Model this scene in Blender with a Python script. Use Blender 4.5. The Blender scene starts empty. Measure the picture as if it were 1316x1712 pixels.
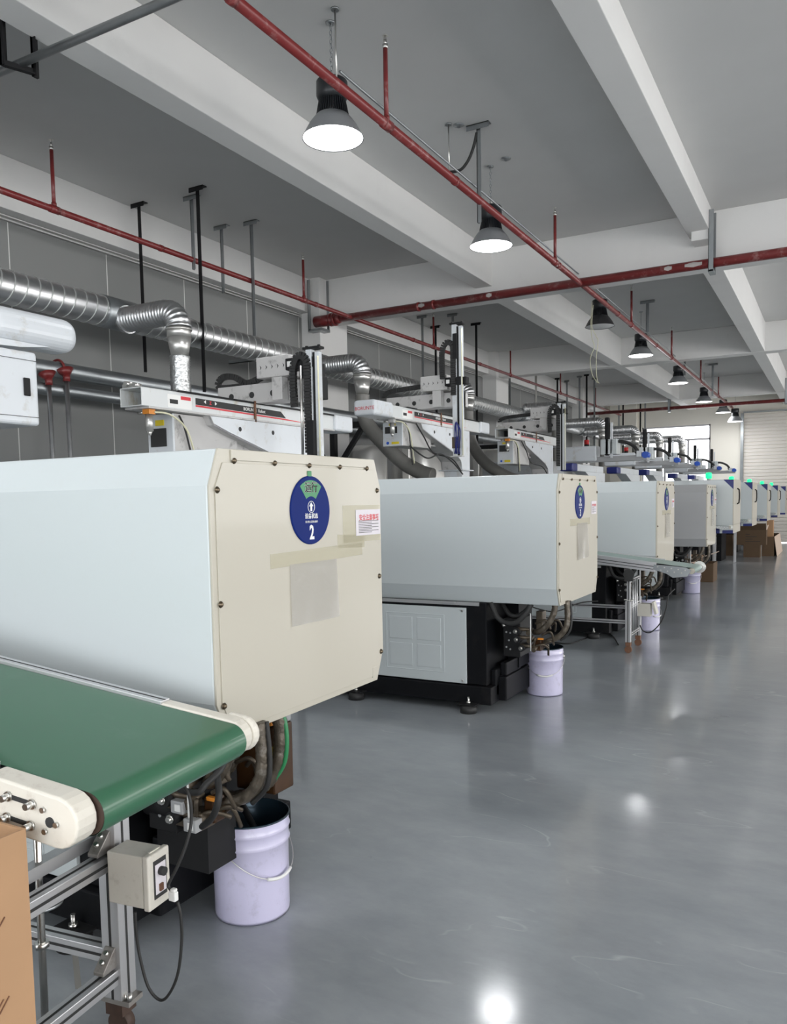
import bpy, bmesh, math, random
from math import sin, cos, pi, radians, tan, atan2, hypot
from mathutils import Vector, Matrix
random.seed(7)
PI = pi

# ------------------------------------------------------------ camera
F = 1344.096; YAW, PITCH, ROLL = radians(-28.92784), radians(-4.32382), radians(-1.0366)
CX, CY = 658.0, 941.0
CAM = Vector((0, 0, 1.54))
_f = Vector((sin(YAW)*cos(PITCH), cos(YAW)*cos(PITCH), sin(PITCH)))
_r = Vector((cos(YAW), -sin(YAW), 0)); _u = _r.cross(_f)
R_ = _r*cos(ROLL)+_u*sin(ROLL); U_ = -_r*sin(ROLL)+_u*cos(ROLL)
def hit(px, py, ax, v):
    """world point where the sight line of a photo pixel meets the plane axis = v"""
    d = _f+R_*((px-CX)/F)-U_*((py-CY)/F)
    return CAM+d*((v-CAM[ax])/d[ax])
sc = bpy.context.scene
cd = bpy.data.cameras.new('camera'); cam = bpy.data.objects.new('camera', cd); sc.collection.objects.link(cam)
cd.sensor_fit = 'VERTICAL'; cd.sensor_height = 24.0; cd.lens = F*24.0/1712
cd.shift_y = (CY-856.0)/1712; cd.clip_start = 0.05; cd.clip_end = 200
cam.matrix_world = Matrix(((R_.x, U_.x, -_f.x, CAM.x), (R_.y, U_.y, -_f.y, CAM.y), (R_.z, U_.z, -_f.z, CAM.z), (0, 0, 0, 1)))
sc.camera = cam

# ------------------------------------------------------------ world, daylight, exposure
sc.view_settings.view_transform = 'Standard'; sc.view_settings.look = 'None'
sc.view_settings.gamma = 1.0; sc.view_settings.use_curve_mapping = False
sc.view_settings.exposure = 0.12
w = bpy.data.worlds.new('sky'); sc.world = w; w.use_nodes = True
nt = w.node_tree; bg = nt.nodes['Background']
bg.inputs[0].default_value = (0.95, 0.97, 1.0, 1); bg.inputs[1].default_value = 4.0
try:
    sc.cycles.use_denoising = True
    sc.cycles.max_bounces = 8; sc.cycles.diffuse_bounces = 5; sc.cycles.glossy_bounces = 4
    sc.cycles.transparent_max_bounces = 8; sc.cycles.sample_clamp_indirect = 6.0
    sc.cycles.caustics_reflective = False; sc.cycles.caustics_refractive = False
except Exception: pass
def area(name, loc, rot, sx, sy, power, col, shape='RECTANGLE', spread=180):
    l = bpy.data.lights.new(name, 'AREA'); l.shape = shape; l.size = sx; l.size_y = sy
    l.energy = power; l.color = col; l.spread = radians(spread)
    o = bpy.data.objects.new(name, l); sc.collection.objects.link(o); o.location = loc; o.rotation_euler = rot
    return o
# daylight through the window bands of the aisle side and behind the camera
for k, yy in enumerate((-3.0, 5.5, 14.0, 22.5)):
    area('window_daylight', (8.6, yy, 2.4), (0, radians(90), 0), 2.4, 6.5, 125, (1.0, 0.94, 0.88))
for k, xx in enumerate((-4.2, 0.5, 5.2)):
    area('rear_window_daylight', (xx, -5.8, 2.9), (radians(80), 0, radians(0)), 4.0, 1.8, 72, (0.90, 0.96, 1.0))

# unseen lights added to brighten from above, behind the camera and across the aisle
for xx, yy in ((-3.28, 1.3), (-3.28, -2.6), (3.2, 3.2), (3.2, 7.2), (3.2, 11.2), (3.2, 15.5), (3.2, 20.0), (3.2, -1.0)):
    area('lamp_and_fill_light', (xx, yy, 4.17), (0, 0, 0), .40, .40, 16, (.97, .98, 1.0), 'DISK')

# ------------------------------------------------------------ materials
MATS = {}
def mat(name, col, rough=0.5, metal=0.0, var=0.0, scale=6.0, bump=0.0, emit=None, es=0.0, alpha=1.0, coat=0.0, stretch=(1, 1, 1), dirt=None, dirt_amt=0.5, dirt_scale=3.0, spec=None):
    if name in MATS: return MATS[name]
    m = bpy.data.materials.new(name); m.use_nodes = True; n = m.node_tree.nodes; l = m.node_tree.links
    b = n['Principled BSDF']; b.inputs['Base Color'].default_value = (*col, 1); b.inputs['Roughness'].default_value = rough
    b.inputs['Metallic'].default_value = metal; b.inputs['Alpha'].default_value = alpha; b.inputs['Coat Weight'].default_value = coat
    if spec is not None: b.inputs['Specular IOR Level'].default_value = spec
    if emit: b.inputs['Emission Color'].default_value = (*emit, 1); b.inputs['Emission Strength'].default_value = es
    if var > 0 or bump > 0 or dirt:
        tc = n.new('ShaderNodeTexCoord'); mp = n.new('ShaderNodeMapping'); mp.inputs['Scale'].default_value = stretch
        no = n.new('ShaderNodeTexNoise'); no.inputs['Scale'].default_value = scale; no.inputs['Detail'].default_value = 5
        l.new(tc.outputs['Object'], mp.inputs[0]); l.new(mp.outputs[0], no.inputs['Vector'])
        cur = None
        if var > 0:
            mx = n.new('ShaderNodeMix'); mx.data_type = 'RGBA'
            mx.inputs[6].default_value = (*[max(0, c*(1-var)) for c in col], 1); mx.inputs[7].default_value = (*[min(1, c*(1+var)) for c in col], 1)
            l.new(no.outputs[0], mx.inputs[0]); cur = mx.outputs[2]
        if dirt:
            n2 = n.new('ShaderNodeTexNoise'); n2.inputs['Scale'].default_value = dirt_scale; n2.inputs['Detail'].default_value = 8; n2.inputs['Roughness'].default_value = .7
            cr = n.new('ShaderNodeValToRGB'); cr.color_ramp.elements[0].position = 0.55; cr.color_ramp.elements[1].position = 0.72
            cr.color_ramp.elements[0].color = (0, 0, 0, 1); cr.color_ramp.elements[1].color = (dirt_amt, dirt_amt, dirt_amt, 1)
            l.new(mp.outputs[0], n2.inputs['Vector']); l.new(n2.outputs[0], cr.inputs[0])
            m2 = n.new('ShaderNodeMix'); m2.data_type = 'RGBA'; m2.inputs[6].default_value = (*col, 1); m2.inputs[7].default_value = (*dirt, 1)
            if cur: l.new(cur, m2.inputs[6])
            l.new(cr.outputs[0], m2.inputs[0]); cur = m2.outputs[2]
        if cur: l.new(cur, b.inputs['Base Color'])
        if bump > 0:
            bp = n.new('ShaderNodeBump'); bp.inputs['Strength'].default_value = bump; bp.inputs['Distance'].default_value = 0.01
            l.new(no.outputs[0], bp.inputs['Height']); l.new(bp.outputs[0], b.inputs['Normal'])
    MATS[name] = m; return m
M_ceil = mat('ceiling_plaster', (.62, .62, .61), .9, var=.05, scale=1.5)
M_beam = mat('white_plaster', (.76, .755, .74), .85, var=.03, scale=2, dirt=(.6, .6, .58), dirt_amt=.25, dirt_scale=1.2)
M_wallw = mat('cream_wall_paint', (.74, .71, .64), .8, var=.03, scale=2)
M_panel = mat('grey_sandwich_panel', (.25, .255, .25), .42, var=.05, scale=1.2)
M_seam = mat('white_seam_sealant', (.72, .72, .70), .7)
M_hood = mat('white_enamel', (.585, .63, .64), .32, var=.012, scale=1.3, dirt=(.55, .5, .42), dirt_amt=.06, dirt_scale=25, coat=.25)
M_cream = mat('cream_enamel', (.50, .47, .395), .38, var=.015, scale=1.4, dirt=(.5, .46, .4), dirt_amt=.05, dirt_scale=20, coat=.15)
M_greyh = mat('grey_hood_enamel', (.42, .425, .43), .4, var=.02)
M_grey = mat('mid_grey_enamel', (.36, .365, .37), .4, var=.02)
M_black = mat('black_machine_paint', (.008, .0085, .010), .5, spec=.12, var=.2, scale=4, dirt=(.035, .03, .028), dirt_amt=.35, dirt_scale=5)
M_blackm = mat('matte_black', (.012, .012, .013), .55, spec=.25, var=.1, scale=8)
M_rubber = mat('black_rubber', (.02, .02, .02), .6, var=.2, scale=20, bump=.1)
M_bluep = mat('navy_blue_paint', (.012, .02, .16), .4)
M_blue = mat('royal_blue_print', (.006, .02, .15), .5, spec=.1)
M_bluev = mat('bright_blue_plastic', (.02, .09, .50), .35)
M_green = mat('green_print', (.03, .24, .09), .4)
M_white = mat('white_print', (.82, .82, .80), .5)
M_red = mat('red_pipe_paint', (.185, .020, .020), .4, var=.18, scale=9, coat=.2, dirt=(.55, .45, .42), dirt_amt=.35, dirt_scale=9)
M_redp = mat('red_print', (.62, .03, .045), .4)
M_orange = mat('orange_plastic', (.75, .27, .03), .4)
M_yellow = mat('yellow_label', (.78, .62, .03), .5)
M_amber = mat('amber_dirty_oil_block', (.05, .022, .008), .35, spec=.3, var=.5, scale=14, dirt=(.02, .012, .008), dirt_amt=.8, dirt_scale=9)
M_galv = mat('galvanised_sheet', (.70, .705, .71), .34, metal=1, var=.3, scale=7, bump=.18, stretch=(1, 1, 1))
M_galvl = mat('pale_zinc_seam', (.50, .51, .50), .5, metal=.6)
M_galvd = mat('dull_galvanised_pipe', (.33, .35, .36), .36, metal=.9, var=.2, scale=5)
M_steel = mat('brushed_stainless', (.72, .71, .68), .34, metal=.8, var=.06, scale=20, stretch=(1, 1, .08), bump=.05)
M_chrome = mat('zinc_bolt', (.66, .65, .62), .28, metal=1, var=.1, scale=30)
M_brass = mat('aged_brass_bolt', (.15, .12, .085), .35, metal=1)
M_alu = mat('anodised_aluminium', (.60, .60, .61), .38, metal=.75, var=.05, scale=5, stretch=(.1, 1, 1))
M_slot = mat('profile_slot_shadow', (.03, .03, .03), .7)
M_belt = mat('green_pvc_belt', (.026, .125, .062), .45, var=.10, scale=2.2, dirt=(.10, .20, .14), dirt_amt=.35, dirt_scale=2.5, coat=.25, spec=.7)
M_belt2 = mat('pale_green_belt', (.25, .34, .31), .4, var=.06, scale=3)
M_beige = mat('beige_plastic_cover', (.72, .68, .60), .45, var=.03, scale=6, dirt=(.22, .13, .08), dirt_amt=.3, dirt_scale=18)
M_box = mat('beige_enamel_box', (.66, .63, .56), .42, dirt=(.2, .15, .1), dirt_amt=.25, dirt_scale=30)
M_lilac = mat('lilac_enamel_pail', (.60, .575, .76), .28, var=.03, scale=5, coat=.4, dirt=(.2, .18, .22), dirt_amt=.3, dirt_scale=16)
M_lilac2 = mat('dusty_lilac_pail', (.42, .41, .56), .35, var=.1, scale=8, coat=.2)
M_pailin = mat('dark_teal_pail_lining', (.018, .035, .05), .22, metal=.5, var=.3, scale=6)
M_oil = mat('dark_oil', (.006, .006, .007), .05)
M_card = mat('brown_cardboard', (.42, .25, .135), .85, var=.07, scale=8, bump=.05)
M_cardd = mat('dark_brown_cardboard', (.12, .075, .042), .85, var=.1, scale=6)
M_cardl = mat('pale_cardboard', (.66, .52, .42), .8, var=.05, scale=6)
M_hose = mat('grimy_wrapped_hose', (.11, .092, .07), .38, var=.6, scale=26, bump=.9, metal=.35, dirt=(.34, .32, .29), dirt_amt=.6, dirt_scale=22)
M_grime = mat('grimy_brown_metal', (.10, .08, .058), .45, metal=.5, var=.5, scale=20, dirt=(.02, .018, .015), dirt_amt=.7, dirt_scale=12)
M_flex = mat('grey_flexible_hose', (.20, .195, .18), .42, var=.12, scale=20)
M_foil = mat('crinkled_foil_duct', (.60, .61, .61), .28, metal=1, var=.15, scale=30, bump=.8)
M_dirtz = mat('dirty_zinc', (.34, .32, .30), .45, metal=.6, var=.25, scale=20, dirt=(.10, .07, .05), dirt_amt=.6, dirt_scale=14)
M_rustd = mat('dark_oily_rust', (.06, .035, .025), .6, var=.5, scale=30)
M_rust = mat('rusty_steel', (.20, .10, .06), .6, metal=.4, var=.4, scale=25)
M_clear = mat('clear_plastic_sleeve', (.52, .50, .46), .2, alpha=.5, bump=.5, scale=14, coat=.5)
M_tape = mat('yellowed_tape', (.62, .58, .40), .3, alpha=.38)
M_drip = mat('white_overspray', (.7, .68, .66), .6, alpha=.6)
M_paper = mat('notice_paper', (.74, .70, .74), .7)
M_ink = mat('black_ink', (.03, .03, .03), .7)
M_lampb = mat('black_lamp_heatsink', (.012, .014, .017), .4)
M_shade = mat('grey_lamp_shade', (.26, .27, .28), .4, metal=.3)
M_shadek = mat('dark_lamp_shade', (.03, .03, .032), .45)
M_dif = mat('lamp_diffuser_lit', (.9, .9, .9), .5, emit=(1, .99, 1), es=8)
M_difoff = mat('lamp_diffuser_off', (.72, .73, .73), .5)
M_bgreen = mat('lit_green_beacon', (.02, .6, .2), .4, emit=(.01, .9, .25), es=1.5)
M_bred = mat('red_beacon', (.5, .02, .02), .3)
M_robot = mat('stained_white_robot_paint', (.66, .69, .72), .36, var=.03, scale=3, dirt=(.34, .27, .15), dirt_amt=.45, dirt_scale=7, coat=.1)
M_stain = mat('oil_stained_white_paint', (.66, .68, .68), .36, var=.03, scale=3, dirt=(.36, .27, .10), dirt_amt=.75, dirt_scale=5, stretch=(1, 1, .35), coat=.1)
M_robotd = mat('scuffed_white_robot_paint', (.55, .54, .53), .45, var=.08, scale=5, dirt=(.08, .075, .07), dirt_amt=.7, dirt_scale=9)
M_shutter = mat('cream_shutter_slats', (.74, .70, .65), .5, var=.02)
M_frame = mat('grey_window_frame', (.45, .44, .46), .5)
M_glass = mat('window_glass', (.9, .95, 1), .02, alpha=.08)
M_fluid = mat('translucent_yellow_hose', (.72, .70, .50), .35)
def floor_mat():
    m = bpy.data.materials.new('grey_epoxy_floor'); m.use_nodes = True; n = m.node_tree.nodes; l = m.node_tree.links; b = n['Principled BSDF']
    tc = n.new('ShaderNodeTexCoord')
    def noise(s, st, d=6, r=.55):
        mp = n.new('ShaderNodeMapping'); mp.inputs['Scale'].default_value = st; mp.inputs['Rotation'].default_value = (0, 0, .35)
        x = n.new('ShaderNodeTexNoise'); x.inputs['Scale'].default_value = s; x.inputs['Detail'].default_value = d; x.inputs['Roughness'].default_value = r
        l.new(tc.outputs['Object'], mp.inputs[0]); l.new(mp.outputs[0], x.inputs['Vector']); return x
    def ramp(src, p0, p1, c0=(0, 0, 0, 1), c1=(1, 1, 1, 1)):
        r = n.new('ShaderNodeValToRGB'); e = r.color_ramp.elements; e[0].position = p0; e[1].position = p1; e[0].color = c0; e[1].color = c1
        l.new(src, r.inputs[0]); return r
    big = noise(.7, (1, 1, 1)); fine = noise(5, (.6, 1.1, 1), 9, .68)
    base = ramp(big.outputs[0], .32, .72, (.27, .295, .315, 1), (.37, .39, .405, 1))
    mx = n.new('ShaderNodeMix'); mx.data_type = 'RGBA'; mx.blend_type = 'MULTIPLY'; mx.inputs[0].default_value = .5
    fr = ramp(fine.outputs[0], .35, .65, (.60, .61, .64, 1), (1.0, 1.0, 1.0, 1)); l.new(base.outputs[0], mx.inputs[6]); l.new(fr.outputs[0], mx.inputs[7])
    # thin pale scuffs: narrow contour lines of a stretched noise, broken up by a second one
    sn = noise(1.1, (.5, 1.7, 1), 3, .5); a1 = n.new('ShaderNodeMath'); a1.operation = 'SUBTRACT'; a1.inputs[1].default_value = .5; l.new(sn.outputs[0], a1.inputs[0])
    a2 = n.new('ShaderNodeMath'); a2.operation = 'ABSOLUTE'; l.new(a1.outputs[0], a2.inputs[0])
    line = ramp(a2.outputs[0], .0008, .0030, (1, 1, 1, 1), (0, 0, 0, 1)); brk = noise(2.3, (1, 1, 1), 4); br = ramp(brk.outputs[0], .50, .60)
    mu = n.new('ShaderNodeMath'); mu.operation = 'MULTIPLY'; l.new(line.outputs[0], mu.inputs[0]); l.new(br.outputs[0], mu.inputs[1])
    m3 = n.new('ShaderNodeMath'); m3.operation = 'MULTIPLY'; m3.inputs[1].default_value = .8; l.new(mu.outputs[0], m3.inputs[0])
    m2 = n.new('ShaderNodeMix'); m2.data_type = 'RGBA'; m2.inputs[7].default_value = (.42, .44, .46, 1); l.new(m3.outputs[0], m2.inputs[0]); l.new(mx.outputs[2], m2.inputs[6])
    st = noise(1.6, (1, 1, 1), 8, .7); sr = ramp(st.outputs[0], .66, .74); m4 = n.new('ShaderNodeMath'); m4.operation = 'MULTIPLY'; m4.inputs[1].default_value = .5; l.new(sr.outputs[0], m4.inputs[0])
    m5 = n.new('ShaderNodeMix'); m5.data_type = 'RGBA'; m5.inputs[7].default_value = (.085, .09, .095, 1); l.new(m4.outputs[0], m5.inputs[0]); l.new(m2.outputs[2], m5.inputs[6])
    l.new(m5.outputs[2], b.inputs['Base Color'])
    rg = n.new('ShaderNodeMapRange'); rg.inputs[3].default_value = .26; rg.inputs[4].default_value = .44; l.new(fine.outputs[0], rg.inputs[0]); l.new(rg.outputs[0], b.inputs['Roughness'])
    wv = noise(3.0, (.5, 1, 1), 2); bp = n.new('ShaderNodeBump'); bp.inputs['Strength'].default_value = .05; bp.inputs['Distance'].default_value = .003
    l.new(wv.outputs[0], bp.inputs['Height']); l.new(bp.outputs[0], b.inputs['Normal'])
    b.inputs['Specular IOR Level'].default_value = .45; b.inputs['Coat Weight'].default_value = .75; b.inputs['Coat Roughness'].default_value = .12
    l.new(bp.outputs[0], b.inputs['Coat Normal'])
    return m
M_floor = floor_mat()

# ------------------------------------------------------------ mesh helpers
class MB:
    def __init__(s): s.v = []; s.f = []; s.sm = []; s.M = None
    def _add(s, vs, fs, smooth=False):
        o = len(s.v)
        s.v += [tuple(s.M @ Vector(p)) if s.M else tuple(p) for p in vs]
        s.f += [tuple(i+o for i in f) for f in fs]; s.sm += [smooth]*len(fs); return s
    def box(s, x0, x1, y0, y1, z0, z1):
        x0, x1 = sorted((x0, x1)); y0, y1 = sorted((y0, y1)); z0, z1 = sorted((z0, z1))
        return s._add([(x0, y0, z0), (x1, y0, z0), (x1, y1, z0), (x0, y1, z0), (x0, y0, z1), (x1, y0, z1), (x1, y1, z1), (x0, y1, z1)],
                      [(0, 3, 2, 1), (4, 5, 6, 7), (0, 1, 5, 4), (1, 2, 6, 5), (2, 3, 7, 6), (3, 0, 4, 7)])
    def bar(s, p0, p1, w, h, up=(0, 0, 1)):
        p0, p1 = Vector(p0), Vector(p1); d = (p1-p0).normalized(); up = Vector(up)
        if abs(d.dot(up)) > .95: up = Vector((0, 1, 0))
        a = d.cross(up).normalized()*w/2; b = a.cross(d).normalized()*h/2
        vs = [p+i*a+j*b for p in (p0, p1) for i, j in ((-1, -1), (1, -1), (1, 1), (-1, 1))]
        return s._add(vs, [(0, 1, 2, 3), (7, 6, 5, 4), (0, 4, 5, 1), (1, 5, 6, 2), (2, 6, 7, 3), (3, 7, 4, 0)])
    def prism(s, poly, ax, a, b):
        # poly: 2D points in the two other axes (cyclic order of ax+1, ax+2)
        n = len(poly)
        def P(p, t):
            q = [0, 0, 0]; q[ax] = t; q[(ax+1) % 3] = p[0]; q[(ax+2) % 3] = p[1]; return q
        ar = sum(poly[i][0]*poly[(i+1) % n][1]-poly[(i+1) % n][0]*poly[i][1] for i in range(n))
        if ar < 0: poly = poly[::-1]
        if a > b: a, b = b, a
        vs = [P(p, a) for p in poly]+[P(p, b) for p in poly]
        return s._add(vs, [tuple(range(n-1, -1, -1)), tuple(range(n, 2*n))]+[(i, (i+1) % n, n+(i+1) % n, n+i) for i in range(n)])
    def tube(s, path, r, n=10, caps=True, closed=False):
        P = [Vector(p) for p in path]; m = len(P); rr = r if isinstance(r, (list, tuple)) else [r]*m
        nrm = None; vs = []
        for i, p in enumerate(P):
            if closed: t = P[(i+1) % m]-P[i-1]
            else: t = P[min(i+1, m-1)]-P[max(i-1, 0)]
            t.normalize() if t.length > 1e-9 else None
            if nrm is None:
                nrm = t.cross(Vector((0, 0, 1)) if abs(t.z) < .9 else Vector((1, 0, 0))).normalized()
            nrm = (nrm-t*nrm.dot(t)).normalized(); b = t.cross(nrm)
            for k in range(n):
                a = 2*PI*k/n; vs.append(p+(nrm*cos(a)+b*sin(a))*rr[i])
        fs = []
        for i in range(m if closed else m-1):
            j = (i+1) % m
            for k in range(n): fs.append((i*n+k, i*n+(k+1) % n, j*n+(k+1) % n, j*n+k))
        s._add(vs, fs, True)
        if caps and not closed:
            o = len(s.v)-len(vs); s.f += [tuple(o+k for k in range(n-1, -1, -1)), tuple(o+(m-1)*n+k for k in range(n))]; s.sm += [False, False]
        return s
    def cyl(s, p0, p1, r, n=16, r2=None):
        return s.tube([p0, p1], [r, r if r2 is None else r2], n)
    def lathe(s, prof, n=32, c=(0, 0, 0), smooth=True, ang=0):
        c = Vector(c); vs = []; m = len(prof)
        for r, z in prof:
            for k in range(n): vs.append(c+Vector((r*cos(2*PI*k/n+ang), r*sin(2*PI*k/n+ang), z)))
        fs = [(i*n+k, i*n+(k+1) % n, (i+1)*n+(k+1) % n, (i+1)*n+k) for i in range(m-1) for k in range(n)]
        s._add(vs, fs, smooth)
        return s
    def torus(s, c, R, r, ax=2, n=24, m=8):
        P = []
        for k in range(n):
            a = 2*PI*k/n; q = [0, 0, 0]; q[(ax+1) % 3] = R*cos(a); q[(ax+2) % 3] = R*sin(a); P.append(Vector(c)+Vector(q))
        return s.tube(P, r, m, closed=True)
    def build(s, name, m, parent=None, bevel=0, seg=2, label=None, kind=None):
        me = bpy.data.meshes.new(name); me.from_pydata(s.v, [], s.f); me.materials.append(m)
        me.polygons.foreach_set('use_smooth', s.sm)
        bm = bmesh.new(); bm.from_mesh(me); bmesh.ops.recalc_face_normals(bm, faces=bm.faces); bm.to_mesh(me); bm.free(); me.update()
        o = bpy.data.objects.new(name, me); sc.collection.objects.link(o)
        if parent: o.parent = parent
        if bevel:
            b = o.modifiers.new('bevel', 'BEVEL'); b.width = bevel; b.segments = seg; b.limit_method = 'ANGLE'; b.angle_limit = radians(40)
        if label: o['label'] = label
        if kind: o['kind'] = kind
        return o
def spline(pts, k=6):
    P = [Vector(p) for p in pts]; out = []
    for i in range(len(P)-1):
        a = P[max(i-1, 0)]; b = P[i]; c = P[i+1]; d = P[min(i+2, len(P)-1)]
        for j in range(k):
            t = j/k; out.append(.5*((2*b)+(c-a)*t+(2*a-5*b+4*c-d)*t*t+(3*b-a-3*c+d)*t**3))
    out.append(P[-1]); return out
def resample(P, step):
    out = [P[0].copy()]; acc = 0
    for i in range(len(P)-1):
        a, b = P[i], P[i+1]; L = (b-a).length
        while acc+L >= step:
            t = (step-acc)/L; a = a+(b-a)*t; out.append(a.copy()); L = (b-a).length; acc = 0
            if L < 1e-9: break
        acc += L
    return out
def thing(name, label, cat, loc=(0, 0, 0), rz=0, group=None):
    o = bpy.data.objects.new(name, None); sc.collection.objects.link(o); o.empty_display_size = .1
    o.location = loc; o.rotation_euler = (0, 0, rz); o['label'] = label; o['category'] = cat
    if group: o['group'] = group
    return o
def tag(o, label, cat, group=None):
    o['label'] = label; o['category'] = cat
    if group: o['group'] = group
    return o
def struct(o, label=None, cat=None):
    o['kind'] = 'structure'
    if label: o['label'] = label
    if cat: o['category'] = cat
    return o
KIDS = {}
def dup(root, loc, rz=None, label=None, group=None, skip=()):
    kids = {}
    for o in sc.objects:
        if o.parent: kids.setdefault(o.parent.name, []).append(o)
    def cp(o, par):
        c = o.copy(); sc.collection.objects.link(c)
        if par: c.parent = par
        for ch in kids.get(o.name, []):
            if ch.name.split('.')[0] in skip: continue
            cp(ch, c)
        return c
    r = cp(root, None); r.location = loc
    if rz is not None: r.rotation_euler = (0, 0, rz)
    if label: r['label'] = label
    if group: r['group'] = group
    return r
def text(s, size, m, parent, mtx, name='lettering', depth=.0008, bold=0.0, sx=1.0, label=None):
    c = bpy.data.curves.new(name, 'FONT'); c.body = s; c.size = size; c.align_x = 'CENTER'; c.align_y = 'CENTER'; c.extrude = depth/2; c.offset = bold; c.resolution_u = 2
    t = bpy.data.objects.new(name+'_tmp', c); sc.collection.objects.link(t)
    bpy.context.view_layer.update(); dg = bpy.context.evaluated_depsgraph_get()
    me = bpy.data.meshes.new_from_object(t.evaluated_get(dg)); bpy.data.objects.remove(t)
    me.transform(mtx @ Matrix.Diagonal((sx, 1, 1, 1))); me.materials.clear(); me.materials.append(m)
    o = bpy.data.objects.new(name, me); sc.collection.objects.link(o)
    if parent: o.parent = parent
    if label: o['label'] = label
    return o
def face_x(x, y, z):    # text plane facing +x, reading towards +y
    return Matrix(((0, 0, 1, x), (1, 0, 0, y), (0, 1, 0, z), (0, 0, 0, 1)))

# ------------------------------------------------------------ building shell
SLAB = 5.0; XW = -7.23; YF = 28.6; XR = 9.0; YB = -6.5
struct(MB().box(XW-.6, XR+.3, YB-.3, YF+.3, -.12, 0).build('floor', M_floor), 'glossy grey epoxy floor with scuffs')
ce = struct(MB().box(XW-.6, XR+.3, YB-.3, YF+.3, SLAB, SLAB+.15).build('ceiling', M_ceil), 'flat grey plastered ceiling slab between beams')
YC1, YC2, YC3 = 10.73, 18.0, 25.3
def cross_beam(y, zb, th, lab):
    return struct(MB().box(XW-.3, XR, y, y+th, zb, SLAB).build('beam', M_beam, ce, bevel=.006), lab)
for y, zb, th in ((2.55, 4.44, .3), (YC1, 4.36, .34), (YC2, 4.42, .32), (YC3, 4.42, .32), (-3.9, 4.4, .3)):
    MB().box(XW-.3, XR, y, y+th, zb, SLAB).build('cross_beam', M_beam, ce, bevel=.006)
# lengthwise beams, bay by bay
a = hit(794.8, 482.7, 1, YC1); b = hit(822.8, 480.7, 1, YC1)
MB().box(a.x, b.x, YB, YC1+.1, a.z, SLAB).build('long_beam', M_beam, ce, bevel=.006)
a2 = hit(1020.5, 612.4, 1, YC2); b2 = hit(1038.7, 610.5, 1, YC2)
MB().box(a2.x, b2.x, YC1+.12, YF, 4.425, SLAB).build('long_beam', M_beam, ce, bevel=.006)
c1 = hit(1153.3, 400.1, 1, YC1); d1 = hit(1185.3, 387, 1, YC1)
MB().box(c1.x, d1.x+.04, YB, YC1+.1, c1.z, SLAB).build('long_beam', M_beam, ce, bevel=.006)
MB().box(c1.x+.06, d1.x+.05, YC1-.28, YC1+.05, 4.60, c1.z+.02).build('beam_haunch', M_beam, ce, bevel=.006)
c2 = hit(1298.5, 656, 1, YC3); d2 = hit(1279, 587, 1, YC2)
MB().box(c2.x-.02, d2.x, YC1+.12, YF, 4.425, SLAB).build('long_beam', M_beam, ce, bevel=.006)
for x in (2.4, 5.6): MB().box(x-.13, x+.13, YB, YF, 4.45, SLAB).build('long_beam', M_beam, ce, bevel=.006)

# left wall: plaster band on top, grey panels below, columns
wl = struct(MB().box(XW-.5, XW-.2, YB, YF, 0, SLAB).build('wall_left', M_seam), 'left wall clad in grey panels under a plaster beam')
MB().box(XW-.25, XW, YB, YF, 4.49, SLAB).build('wall_beam', M_beam, wl, bevel=.004)
YSEAM = [5.445-1.25*k for k in range(9, 0, -1)]+[5.445+1.25*k for k in range(0, 19)]
PANX = XW-.15
for i in range(len(YSEAM)-1):
    y0, y1 = YSEAM[i]+.006, YSEAM[i+1]-.006
    if y0 < YB: continue
    MB().box(PANX-.05, PANX, y0, min(y1, YF), 0, 4.42).build('wall_panel', M_panel, wl)
    MB().box(PANX-.05, PANX+.002, y0-.0115, y0-.0005, 0, 4.42).build('seam_strip', M_seam, wl)
MB().box(PANX-.04, PANX+.004, YB, YF, 4.435, 4.447).build('panel_rail', M_seam, wl)
MB().box(PANX-.04, PANX+.012, YB, YF, 4.470, 4.482).build('panel_rail', M_seam, wl)
XCOL = -7.036
for y0 in (2.4, 10.53, 17.85, 25.15):
    MB().box(XW-.2, XCOL, y0, y0+.78, 0, SLAB).build('column', M_beam, wl, bevel=.006)
MB().box(XCOL-.25, XCOL-.22, 10.4, 10.53, 0, 1.0)
# far wall with window opening and roller shutter
wx0, wx1 = -5.95, -3.73; wz0, wz1 = 1.25, 3.93
sx0 = -2.72
wf = struct(MB().box(XW-.5, wx0, YF, YF+.25, 0, SLAB).box(wx0, wx1, YF, YF+.25, 0, wz0).box(wx0, wx1, YF, YF+.25, wz1, SLAB)
            .box(wx1, sx0-.0, YF, YF+.25, 0, SLAB).box(sx0, 2.2, YF, YF+.25, 4.2, SLAB).box(2.2, XR, YF, YF+.25, 0, SLAB).build('wall_far', M_wallw), 'cream end wall with window and roller shutter')
MB().box(-7.0, -6.1, YF-.2, YF, 0, SLAB).build('pier', M_wallw, wf, bevel=.005)
win = struct(MB().box(wx0, wx1, YF+.05, YF+.12, wz1-.05, wz1).box(wx0, wx1, YF+.05, YF+.12, wz0, wz0+.05).box(wx0, wx0+.05, YF+.05, YF+.12, wz0, wz1).box(wx1-.05, wx1, YF+.05, YF+.12, wz0, wz1)
             .box(wx0, wx1, YF+.05, YF+.12, 3.42, 3.48).build('window_1', M_frame), 'bright end wall window with grey mullions')
MB().box(-4.47, -4.41, YF+.045, YF+.125, wz0, 3.45).build('mullion', M_frame, win)
MB().box(-5.22, -5.16, YF+.045, YF+.125, wz0, 3.45).build('mullion', M_frame, win)
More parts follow.
